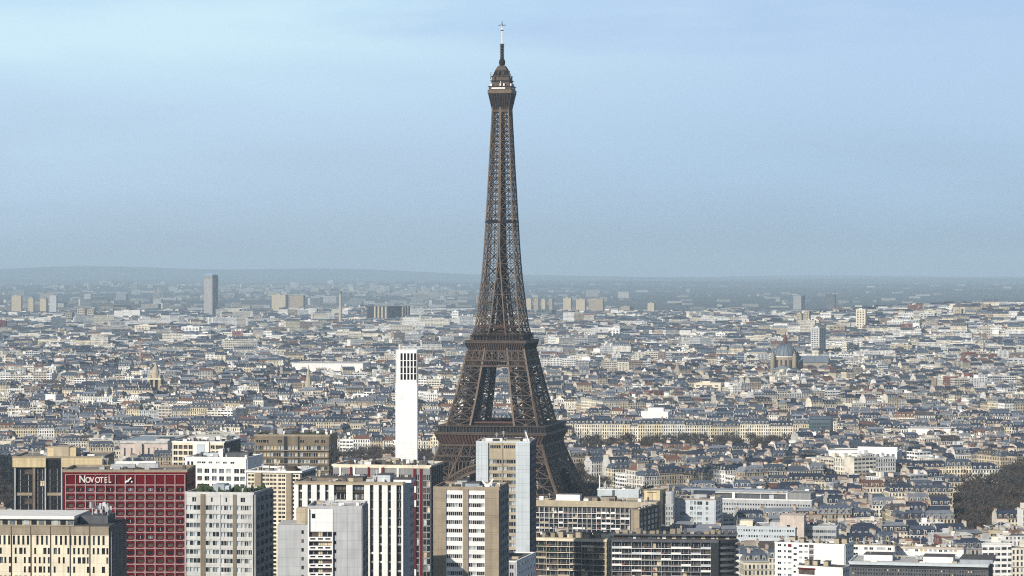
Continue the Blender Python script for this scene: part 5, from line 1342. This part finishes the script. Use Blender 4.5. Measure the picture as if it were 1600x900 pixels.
# boulevard fronts facing the viewer, behind the trees
def row(pxa, pxb, D, h, ang=0.0, mans=1.0, wc=(0, 1, 0, 3)):
    x = px2x(pxa, D)
    while x < px2x(pxb, D):
        w_ = rnd.uniform(15, 27); y = D + (x - px2x(pxa, D)) * math.tan(ang)
        add_b(x + w_ / 2, y, ang, w_ - .1, 14, h + rnd.uniform(-1.6, 1.6), 0 if rnd.random() < mans else 1, rnd.choice(wc), rnd.choice((0, 0, 1)), (1 if x == px2x(pxa, D) else 0) + (2 if x + w_ * math.cos(ang) >= px2x(pxb, D) else 0)); x += w_ * math.cos(ang)
row(996, 1242, 2662, 21.5, .03); row(885, 990, 2670, 21.5, -.10); row(1330, 1560, 2120, 19.5, .05); row(1050, 1330, 2272, 18, .0); row(960, 1050, 2265, 17, .0); row(150, 560, 2710, 20, .04); row(1385, 1482, 1905, 19, .1)
row(0, 90, 2330, 19, .05); row(1190, 1480, 2030, 17, .03); row(640, 700, 2560, 20, 0)
ROWN = len(B)
occ = set()
FOOTA = np.array(FOOT)
def free(x, y, pad):
    if in_tree_zone(x, y): return False
    if (x - TX) ** 2 + (y - 1900) ** 2 < 105 ** 2: return False
    d = np.hypot(FOOTA[:, 0] - x, FOOTA[:, 1] - y)
    return not np.any(d < FOOTA[:, 2] + pad)
rowpts = np.array([(q[0], q[1]) for q in B])

seeds = []
for gy in range(1200, 10600, 520):
    for gx in range(-2300, 2400, 520):
        seeds.append((gx + rnd.uniform(-200, 200), gy + rnd.uniform(-200, 200), rnd.uniform(-.5, .55), rnd.random()))
SE = np.array([(a, b) for a, b, _, _ in seeds])
def in_view(x, y, m_=260): return y > 1500 and abs(x) < (830 / FOC) * y + m_
blocks = 0
for si, (sx_, sy_, an, sty) in enumerate(seeds):
    ca, sa = math.cos(an), math.sin(an)
    ly = -520.0
    while ly < 520:
        bd = rnd.uniform(42, 66); lx = -520.0 + rnd.uniform(0, 40)
        while lx < 520:
            bw = rnd.uniform(52, 120)
            mx_, my_ = lx + bw / 2, ly + bd / 2
            X, Y = sx_ + mx_ * ca - my_ * sa, sy_ + mx_ * sa + my_ * ca
            lx += bw + (11 if rnd.random() < .8 else 20)
            if not in_view(X, Y) or Y > 9600: continue
            if np.argmin((SE[:, 0] - X) ** 2 + (SE[:, 1] - Y) ** 2) != si: continue
            far = Y > 4600; modern = rnd.random() < (.15 + .10 * sty if Y < 3200 else (.27 if Y < 4600 else .36))
            if rnd.random() < .012: continue
            hb = rnd.uniform(16.5, 20.5) if not modern else rnd.choice((12, 17, 20, 24, 27))
            if Y > 3000: hb += rnd.uniform(-6, 6.5)
            if modern and Y > 5000 and X < 1500 and terr1(X, Y) < 12 and (X < 0 or Y < 7500) and rnd.random() < .12: hb = rnd.uniform(30, 46)
            def put(a, b, rot, w_, d_, h, lowk=False, hip=0):
                x, y = sx_ + a * ca - b * sa, sy_ + a * sa + b * ca
                if not free(x, y, 9): return
                if Y < 3000 and len(rowpts) and np.min(np.hypot(rowpts[:, 0] - x, rowpts[:, 1] - y)) < 19: return
                k = 1 if (modern and rnd.random() < .8) or rnd.random() < .10 else (2 if lowk or rnd.random() < .10 else 0)
                wc = rnd.choices(range(7), (5, 5, 2.5, 4, 2, 4.5, 1.6))[0] if k != 1 else rnd.choices(range(6), (6, 4, 2.5, 1.2, 3, .6))[0]
                rc = rnd.choices(range(5), (5, 4.5, 2, 1.0, 1.8))[0] if k != 1 else rnd.choices(range(4), (3, 3, 3, 1))[0]
                if k == 2 and rnd.random() < .4: rc = 3
                add_b(x, y, an + rot, w_ - .06, d_, h, k, wc, rc, hip)
            dep = 12.0
            for side in (0, 1):
                u = mx_ - bw / 2
                while u < mx_ + bw / 2 - 6:
                    w_ = min(rnd.uniform(11, 21) * (1.7 if far else 1), mx_ + bw / 2 - u)
                    if w_ > 5: put(u + w_ / 2, my_ + (-bd / 2 + dep / 2 if side == 0 else bd / 2 - dep / 2), 0 if side == 0 else math.pi, w_, dep, hb + (rnd.uniform(-2.4, 2.2) if Y < 3000 else rnd.uniform(-4.5, 4.5)), False,
                                   ((1 if side == 0 else 2) if u == mx_ - bw / 2 else 0) + ((2 if side == 0 else 1) if u + w_ >= mx_ + bw / 2 - 6 else 0))
                    u += w_
            for side in (0, 1):
                v = my_ - bd / 2 + dep; 
                while v < my_ + bd / 2 - dep - 4:
                    w_ = min(rnd.uniform(12, 20), my_ + bd / 2 - dep - v)
                    if w_ > 5: put(mx_ + (-bw / 2 + dep / 2 if side == 0 else bw / 2 - dep / 2), v + w_ / 2, -math.pi / 2 if side == 0 else math.pi / 2, w_, dep, hb + (rnd.uniform(-2.4, 2.2) if Y < 3000 else rnd.uniform(-4.5, 4.5)), False, 3)
                    v += w_
            if not far:
                for q in range(int(bw / 30)):
                    put(mx_ - bw / 2 + 20 + q * 28, my_ + rnd.uniform(-4, 4), rnd.choice((0, math.pi / 2)), rnd.uniform(8, 14), rnd.uniform(7, 10), rnd.uniform(8, 16), True)
            blocks += 1
        ly += bd + (12 if rnd.random() < .8 else 20)
# sparse outskirts
for i in range(5200):
    y = 9400 + 16500 * rnd.random() ** 1.35; x = rnd.uniform(-1, 1) * (840 / FOC) * y
    cl = math.sin(x / 900 + y / 2300) + math.sin(x / 370 - y / 800) * .7
    px_ = x * FOC / y
    side_ = 1.0 if px_ < -60 else (.34 if px_ < 160 else .10)
    if rnd.random() > (.45 + .3 * cl) * side_: continue
    big = rnd.random() < .12 * side_
    add_b(x, y, rnd.choice((0, .25, -.3, .6)), rnd.uniform(14, 80) if not big else rnd.uniform(18, 70), rnd.uniform(12, 26), (rnd.uniform(20, 38) if big else rnd.uniform(6, 15)), 1, rnd.choices(range(6), (6, 4, 3, 1, 4, 1))[0], rnd.choice((0, 0, 2, 1)))
BA = np.array(B, float); BZ = terr(BA[:, 0], BA[:, 1])
print('buildings', len(B), 'blocks', blocks)

# ---- which houses show most: painter's test on a coarse image
def boxpx(x, y, r_, z0, z1):
    s_ = FOC / y; px = 800 + x * s_; return px - r_ * s_, px + r_ * s_, HY + (CAMZ - z1) * s_, HY + (CAMZ - z0) * s_
GW, GH = 800, 450
buf = np.zeros((GH, GW), bool)
items = [(D, ('pre', a, b, c)) for a, b, c, D in PRE]
items += [(BA[i, 1], ('b', i)) for i in range(len(BA)) if BA[i, 1] < 7000]
items.append((1900, ('pre', 735, 835, 560))); items.append((1890, ('pre', 690, 880, 668)))
items.sort(key=lambda q: q[0]); vis = {}
for D, q in items:
    if q[0] == 'pre': a, b, c, d = q[1], q[2], q[3], 900
    else:
        i = q[1]; an = BA[i, 2]; r_ = (abs(BA[i, 3] * math.cos(an)) + abs(BA[i, 4] * math.sin(an))) / 2
        a, b, c, d = boxpx(BA[i, 0], BA[i, 1], r_, BZ[i], BZ[i] + BA[i, 5] + 3.5)
    x0, x1, y0, y1 = int(max(0, a / 2)), int(min(GW, b / 2 + 1)), int(max(0, c / 2)), int(min(GH, d / 2 + 1))
    if x1 <= x0 or y1 <= y0: continue
    sub = buf[y0:y1, x0:x1]
    if q[0] == 'b': vis[q[1]] = int((~sub).sum())
    sub[:] = True
order = sorted(vis, key=lambda i: -vis[i])
pick_m = [i for i in order if BA[i, 6] != 1][:290]; pick_f = [i for i in order if BA[i, 6] == 1][:110]
picked = set(pick_m) | set(pick_f)
print('picked', len(picked), 'smallest', vis[pick_m[-1]], vis[pick_f[-1]])

def emit(sel_, S, Sroof=None, Schim=None, lod=0, local=False, rs=None):
    """walls into S, roofs into Sroof, chimneys into Schim (lists of Soups when local)"""
    rs = rs or rng
    A = BA[sel_]; n = len(A)
    z0 = np.zeros(n) if local else BZ[sel_] - 1.0
    fr = (np.zeros(n), np.zeros(n), z0, np.zeros(n)) if local else (A[:, 0], A[:, 1], z0, A[:, 2])
    w2, d2, h = A[:, 3] / 2, A[:, 4] / 2, A[:, 5]; kd = A[:, 6].astype(int)
    jit = lambda c, k: c * (1 + rs.uniform(-k, k, (len(c), 1)))
    def sub(m_): return tuple(a[m_] for a in fr), w2[m_], d2[m_], h[m_]
    for k in (0, 2):
        m_ = kd == k
        if not m_.any(): continue
        f_, a, d, hh = sub(m_); wc = jit(WALLC[A[m_, 7].astype(int)], .14); rc = jit(ROOFC[A[m_, 8].astype(int)], .22)
        hp_ = A[m_, 9].astype(int); hL = (hp_ & 1).astype(float); hR = ((hp_ & 2) > 0).astype(float); hh_ = (hp_ > 0)
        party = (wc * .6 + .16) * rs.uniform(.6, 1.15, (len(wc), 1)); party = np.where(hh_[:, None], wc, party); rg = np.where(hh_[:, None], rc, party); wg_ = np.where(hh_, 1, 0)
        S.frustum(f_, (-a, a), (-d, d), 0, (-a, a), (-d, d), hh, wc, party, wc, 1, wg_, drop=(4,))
        R_ = Sroof or S
        if k == 0:
            S.frustum(f_, (-a - .02, a + .02), (-d - .45, d + .45), hh - .3, (-a - .02, a + .02), (-d - .45, d + .45), hh, wc * 1.05, party, wc)
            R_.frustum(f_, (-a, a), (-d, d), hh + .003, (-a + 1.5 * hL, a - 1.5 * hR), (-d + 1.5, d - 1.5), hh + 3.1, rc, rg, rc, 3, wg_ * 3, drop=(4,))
            top = ROOFC[rs.choice([1, 1, 2, 0], len(rc))] * rs.uniform(.8, 1.3, (len(rc), 1)); top = np.where(rs.random((len(rc), 1)) < .45, rc, top)
            R_.frustum(f_, (-a + 1.45 * hL, a - 1.45 * hR), (-d + 1.4, d - 1.4), hh + 3.11, (-a + 5 * hL, a - 5 * hR), (-.4, .4), hh + 4.7, top, np.where(hh_[:, None], top, party), top)
            zt = hh + 4.7
            if lod < 2:   # dormers: pale fronts with zinc cheeks standing out of the steep roof
                nd = np.maximum(2, (a * 2 / 3.4).astype(int)); md = int(nd.max())
                for q in range(md):
                    mm = nd > q
                    if not mm.any(): continue
                    ff = tuple(x[mm] for x in f_); c_ = -a[mm] + (q + .5) * 2 * a[mm] / nd[mm]
                    for sgn in ((-1,) if lod else (-1, 1)):
                        y0_ = sgn * (d[mm] - .35); y1_ = sgn * (d[mm] - 1.6)
                        lo, hi = (np.minimum(y0_, y1_), np.maximum(y0_, y1_))
                        R_.frustum(ff, (c_ - .75, c_ + .75), (lo, hi), hh[mm] + .5, (c_ - .75, c_ + .75), (lo, hi), hh[mm] + 2.5, wc[mm] * .9, rc[mm], rc[mm] * 1.3)
                        R_.frustum(ff, (c_ - .45, c_ + .45), (lo - .03, hi + .03), hh[mm] + .7, (c_ - .45, c_ + .45), (lo - .03, hi + .03), hh[mm] + 2.1, wc[mm] * 0 + .03, rc[mm], rc[mm])
        else:
            S.frustum(f_, (-a, a), (-d - .3, d + .3), hh - .2, (-a, a), (-d - .3, d + .3), hh, wc, party, wc)
            R_.frustum(f_, (-a, a), (-d - .3, d + .3), hh + .003, (-a, a), (-.15, .15), hh + d * .55, rc, party, rc)
            zt = hh + d * .55
        if lod < 3:
            # chimney walls on the party walls
            for sgn in (-1, 1):
                on = rs.random(len(a)) < (.85 if lod < 2 else .6)
                if Schim is not None and not on.any(): on[:] = sgn == 1
                if not on.any(): continue
                ff = tuple(x[on] for x in f_); xx = sgn * (a[on] - .45 - 3.2 * ((hL if sgn < 0 else hR)[on] if k == 0 else 0)); wdt = d[on] * rs.uniform(.25, .6, on.sum()); yc = rs.uniform(-.25, .25, on.sum()) * d[on]
                zt_ = zt[on] + rs.uniform(.3, 1.7, on.sum()); cc = jit(np.tile(np.array([(0.46, 0.41, 0.34)]), (on.sum(), 1)), .35)
                C_ = Soup() if Schim is not None else S
                C_.frustum(ff, (xx - .42, xx + .42), (yc - wdt, yc + wdt), hh[on], (xx - .42, xx + .42), (yc - wdt, yc + wdt), zt_, cc, cc, cc)
                C_.frustum(ff, (xx - .2, xx + .2), (yc - wdt * .9, yc + wdt * .9), zt_, (xx - .2, xx + .2), (yc - wdt * .9, yc + wdt * .9), zt_ + .5, cc * 0 + np.array((.24, .13, .09)), cc * 0 + np.array((.24, .13, .09)), cc * 0 + np.array((.2, .1, .06)))
                if Schim is not None: Schim.append(C_)
    m_ = kd == 1
    if m_.any():
        f_, a, d, hh = sub(m_); wc = jit(FLATC[A[m_, 7].astype(int)], .12); rc = jit(FROOFC[A[m_, 8].astype(int)], .25)
        R_ = Sroof or S; wt = np.where(rs.random(m_.sum()) < .5, 2, 1)
        side = np.where(rs.random(m_.sum()) < .6, 0, wt)
        S.frustum(f_, (-a, a), (-d, d), 0, (-a, a), (-d, d), hh, wc, wc * .97, rc, wt, side, drop=(4,))
        R_.frustum(f_, (-a - .15, a + .15), (-d - .15, d + .15), hh + .003, (-a - .15, a + .15), (-d - .15, d + .15), hh + .5, wc, wc, rc)
        if lod < 3:
            for q in range(2 if lod else 3):
                x_ = rs.uniform(-.7, .5, len(a)) * a; y_ = rs.uniform(-.5, .4, len(a)) * d; ww = rs.uniform(1.2, 4, len(a)); dd = rs.uniform(1, 2.5, len(a)); h2 = rs.uniform(1.0, 3.2, len(a)); c2 = jit(FLATC[rs.choice([0, 1, 2, 4], len(a))], .2)
                R_.frustum(f_, (x_, x_ + ww), (y_, y_ + dd), hh + .5, (x_, x_ + ww), (y_, y_ + dd), hh + .5 + h2, c2, c2, c2 * .7)

# ---- distant mass
rest = np.array([i for i in range(len(BA)) if i not in picked])
yy = BA[rest, 1]
# leave out houses that stand wholly behind the front towers or outside the frame (nothing of them shows)
def outside(i): px = 800 + BA[i, 0] * FOC / BA[i, 1]; return px < -60 or px > 1660
S = Soup()
near = rest[(yy < 3400)]; mid = rest[(yy >= 3400) & (yy < 5600)]; fr3 = rest[(yy >= 5600)]
near = near[[not outside(i) for i in near]]; 
out_ = fr3[BA[fr3, 1] > 9400]; fr3 = fr3[BA[fr3, 1] <= 9400]
emit(near, S, lod=1); emit(mid, S, lod=2); emit(fr3, S, lod=3)
FLATC *= .48; emit(out_, S, lod=3); FLATC /= .48
mass = S.obj('city_rooftops'); tag(mass, 'dense mass of pale houses with slate and zinc roofs reaching to the horizon', 'rooftops', kind='stuff')
print('city faces', len(mass.data.polygons))

# ---- the individual houses
LM = [('white chimney', 635, 640), ('iron tower', 690, 640), ('iron tower', 870, 690), ('red hotel', 195, 735), ('glass tower', 90, 705), ('brown banded block', 455, 675), ('bell tower', 243, 605), ('church spire', 482, 615),
      ('lantern church', 186, 612), ('domed church', 1227, 560), ('long white hall', 515, 580), ('museum', 235, 700), ('white stepped terraces', 1352, 712), ('long grey slab', 1200, 782), ('red blind block', 1275, 850),
      ('dark curved slab', 1050, 842), ('pale terraced block', 1580, 830), ('green glass block', 1282, 660), ('white flat block', 1025, 655), ('right edge park', 1540, 760), ('orange crane', 218, 560),
      ('white low studio', 1455, 675), ('sandy yellow block', 1020, 775), ('stepped grey building', 1230, 810), ('top window row tower', 320, 690), ('boulevard trees', 1000, 700), ('boulevard trees', 1180, 695), ('pale slab office', 1570, 565)]
LM = [l for l in LM if l[0] != 'top window row tower']
ORD = ['nearest', 'second', 'third', 'fourth', 'fifth', 'sixth', 'seventh', 'eighth', 'ninth', 'tenth', 'eleventh', 'twelfth', 'thirteenth', 'fourteenth', 'fifteenth', 'sixteenth', 'seventeenth', 'eighteenth', 'nineteenth', 'twentieth', 'twenty-first', 'twenty-second', 'twenty-third', 'twenty-fourth']
cand = {}
for i in sorted(picked):
    x, y, an, w_, d_, h, kd, wc, rc, _h = BA[i]; s_ = FOC / y; px, py = 800 + x * s_, HY + (CAMZ - BZ[i] - h) * s_
    lm = min(LM, key=lambda l: math.hypot((l[1] - px), (l[2] - py) * 1.6)); dx, dy = px - lm[1], py - lm[2]
    rel = ('right of' if dx > 0 else 'left of') if abs(dx) > abs(dy) * 1.2 else ('beyond' if dy < 0 else 'before')
    size = 'wide' if w_ > 19.5 else ('narrow' if w_ < 12.5 else '')
    kind = {0: 'mansard house', 1: 'flat roofed block', 2: 'gabled house'}[int(kd)]
    wn = (WALLN if kd != 1 else FLATN)[int(wc)]; rn = (ROOFN if kd != 1 else FROOFN)[int(rc)]
    key = (' '.join(q for q in (size, wn, kind) if q), rn, rel, lm[0])
    cand.setdefault(key, []).append((math.hypot(dx, dy), i))
LAB = {}
for (a, rn, rel, lm), L_ in cand.items():
    L_.sort()
    for q, (_, i) in enumerate(L_):
        base = f'{a} with {rn} roof' if 'flat' not in a else f'{a} with {rn} top'
        base = base.replace(' flat roofed block with', ' flat block with')
        LAB[i] = f'{base}, {rel} the {lm}' if len(L_) == 1 else f'{base}, {ORD[min(q, 23)]} such {rel} the {lm}'
for i in sorted(picked):
    x, y, an, w_, d_, h, kd, wc, rc, _h = BA[i]
    nm = {0: 'mansard_house', 1: 'flat_roofed_block', 2: 'gabled_house'}[int(kd)]
    root = empty(nm, (x, y, BZ[i] - 1), an)
    tag(root, LAB[i], 'house' if kd != 1 else 'building', {0: 'mansard roofed houses of the old town', 1: 'flat roofed blocks among the old houses', 2: 'gabled courtyard houses'}[int(kd)])
    rs = np.random.default_rng(int(i)); S1, S2, ch = Soup(), Soup(), []
    emit(np.array([i]), S1, S2, ch, lod=0, local=True, rs=rs)
    S1.obj('wall', root)
    rf = S2.obj('roof', root)
    for c in ch: c.obj('chimney', rf)

# ------------------------------------------------------------------ bare winter trees
def tree_proto(seed, tw):
    r_ = random.Random(seed); tr = MB(); cr = MB(); H = 15.0
    tips = []
    def limb(p, d, L_, r0, lev):
        q = p + d * L_
        b = len(tr.v); n = 5 if lev == 0 else 3
        up = d.cross(Vector((0.3, 1, .1))).normalized(); sd_ = d.cross(up).normalized()
        for c, rr_ in ((p, r0), (q, r0 * .55)):
            for k in range(n): a = 6.283 * k / n; tr.v.append(tuple(c + up * math.cos(a) * rr_ + sd_ * math.sin(a) * rr_))
        for k in range(n): tr.f.append((b + k, b + (k + 1) % n, b + n + (k + 1) % n, b + n + k)); tr.m.append(tr.mi('bark'))
        if lev >= 3: tips.append((q, d)); return
        for k in range(3 if lev else 5):
            a = r_.uniform(0, 6.283); t = r_.uniform(.45, 1.0)
            nd = (d * r_.uniform(.55, .9) + Vector((math.cos(a), math.sin(a), r_.uniform(-.1, .5))) * r_.uniform(.5, .85)).normalized()
            limb(p + d * L_ * t, nd, L_ * r_.uniform(.55, .8), r0 * .5, lev + 1)
    limb(Vector((0, 0, 0)), Vector((r_.uniform(-.05, .05), r_.uniform(-.05, .05), 1)).normalized(), 5.2, .34, 0)
    k = cr.mi(tw)
    for q, d in tips:
        for _ in range(5):
            a = r_.uniform(0, 6.283); e = (d * .8 + Vector((math.cos(a), math.sin(a), r_.uniform(-.3, .8)))).normalized(); L_ = r_.uniform(1.0, 2.4)
            s_ = e.cross(Vector((r_.uniform(-1, 1), r_.uniform(-1, 1), .4))).normalized() * r_.uniform(.10, .24); o = q + Vector((r_.uniform(-.6, .6), r_.uniform(-.6, .6), r_.uniform(-.6, .6)))
            b = len(cr.v); cr.v += [tuple(o - s_), tuple(o + s_), tuple(o + e * L_ + s_ * .3), tuple(o + e * L_ - s_ * .5)]; cr.f.append((b, b + 1, b + 2, b + 3)); cr.m.append(k)
    return tr.mesh('trunk'), cr.mesh('crown')
TP = [tree_proto(100 + i, ('twig', 'twig', 'twig2')[i % 3]) for i in range(6)]
trees = []
for zi, (a, b, d0, d1, stp) in enumerate(TZ):
    y = d0
    while y <= d1:
        x = px2x(a, y) + rnd.uniform(0, stp)
        while x < px2x(b, y):
            px = x + rnd.uniform(-stp, stp) * .3; py = y + rnd.uniform(-stp, stp) * .3
            d = np.hypot(FOOTA[:, 0] - px, FOOTA[:, 1] - py) - FOOTA[:, 2]
            if d.min() > 3 and not ((abs(px - TX) < 62) and abs(py - 1900) < 64):
                if not any(math.hypot(q[0] - px, q[1] - py) < stp * .55 for q in trees[-60:]): trees.append((px, py, rnd.uniform(.85, 1.5), rnd.randrange(6), rnd.uniform(0, 6.28), zi))
            x += stp
        y += stp
GNAME = ['bare trees lining the boulevard behind the iron tower', 'bare trees of the park at the right edge', 'bare trees around the white chimney', 'bare trees at the left edge beside the glass tower', 'bare trees in front of the museum', 'bare trees before the long slate roofs', 'bare trees beside the right foot of the iron tower', 'bare trees beside the right foot of the iron tower', 'street trees in front of the long mansard row', 'street trees of the near avenue', 'street trees of the far avenue', 'trees of the hazy left avenue', 'trees of the hazy right avenue', 'street trees behind the long grey slab', 'bare trees of the park at the right edge']
GLAB = ['bare brown winter tree in the dense boulevard belt right of the iron tower', 'bare dark winter tree in the park at the right edge', 'bare brown winter tree in the grove behind the white chimney', 'bare dark winter tree at the left edge beside the glass tower', 'bare brown winter tree in front of the classical museum', 'bare dark winter tree before the long row of slate roofs at left', 'bare dark winter tree by the right foot of the iron tower', 'bare dark winter tree by the right foot of the iron tower', 'bare street tree in front of the long mansard row at right', 'bare street tree of the near avenue behind the grey slab', 'bare street tree of the far avenue at right', 'tiny bare tree of the hazy avenue at left', 'tiny bare tree of the hazy avenue at right', 'bare street tree right behind the long grey slab', 'bare dark winter tree in the park at the right edge']
def tvis(q):   # hidden behind the front towers?
    s_ = FOC / q[1]; px = 800 + q[0] * s_; py = HY + (CAMZ - 13) * s_
    if px < -10 or px > 1610: return -1
    for a, b, c, D in PRE:
        if a < px < b and c < py and D < q[1]: return 0
    return s_ * q[2] * (1.35 if q[5] == 0 else 1)
trees = [q for q in trees if tvis(q) > 0]; trees.sort(key=lambda q: -tvis(q))
print('trees', len(trees))
for q in trees[:295]:
    x, y, sc, k, a, zi = q
    t0 = bpy.data.objects.new('bare_tree', None); COL.objects.link(t0); t0.location = (x, y, terr1(x, y)); t0.rotation_euler = (0, 0, a); t0.scale = (sc, sc, sc)
    tag(t0, GLAB[zi], 'tree', GNAME[zi])
    for nm, me in (('trunk', TP[k][0]), ('crown', TP[k][1])):
        o = bpy.data.objects.new(nm, me); COL.objects.link(o); o.parent = t0
if trees[295:]:
    vs_, fs_, mi_ = [], [], []; off = 0; mats = [M['bark'], M['twig'], M['twig2']]
    for x, y, sc, k, a, zi in trees[295:]:
        for me in TP[k]:
            co = np.empty(len(me.vertices) * 3, np.float32); me.vertices.foreach_get('co', co); co = co.reshape(-1, 3) * sc
            c, s_ = math.cos(a), math.sin(a); P = np.stack([co[:, 0] * c - co[:, 1] * s_ + x, co[:, 0] * s_ + co[:, 1] * c + y, co[:, 2] + terr1(x, y)], 1)
            ix = np.empty(len(me.polygons) * 4, np.int32); me.loops.foreach_get('vertex_index', ix)
            vs_.append(P); fs_.append(ix.reshape(-1, 4) + off); mi_.append(np.full(len(me.polygons), mats.index(me.materials[0]))); off += len(P)
    me = bpy.data.meshes.new('woods'); me.from_pydata(np.concatenate(vs_).tolist(), [], np.concatenate(fs_).tolist())
    for m_ in mats: me.materials.append(m_)
    me.polygons.foreach_set('material_index', np.concatenate(mi_).astype(np.int32)); me.update()
    o = bpy.data.objects.new('woods', me); COL.objects.link(o); tag(o, 'farther bare winter trees between the houses', 'trees', kind='stuff')
# park lawns and the river quay strip lie as sheets over the ground
for nm, x0, x1, y0, y1 in (('lawn', 95, 420, 1760, 2250), ('lawn', -100, 60, 2010, 2400)):
    m = MB(); m.v = [(x0, y0, .05), (x1, y0, .05), (x1, y1, .05), (x0, y1, .05)]; m.f = [(0, 1, 2, 3)]; m.m = [m.mi('grass')] if 'grass' in M else [0]
    if 'grass' not in M: M['grass'] = weathered('winter_grass', (0.05, 0.065, 0.03), .95, .4, 0, .05); m.mats = ['grass']
    if nm == 'lawn' and x0 > 50: m.v = [(px2x(1476, y0), y0, .05), (px2x(1640, y0), y0, .05), (px2x(1640, y1), y1, .05), (px2x(1476, y1), y1, .05)]
    o = m.build(nm); o['kind'] = 'structure'
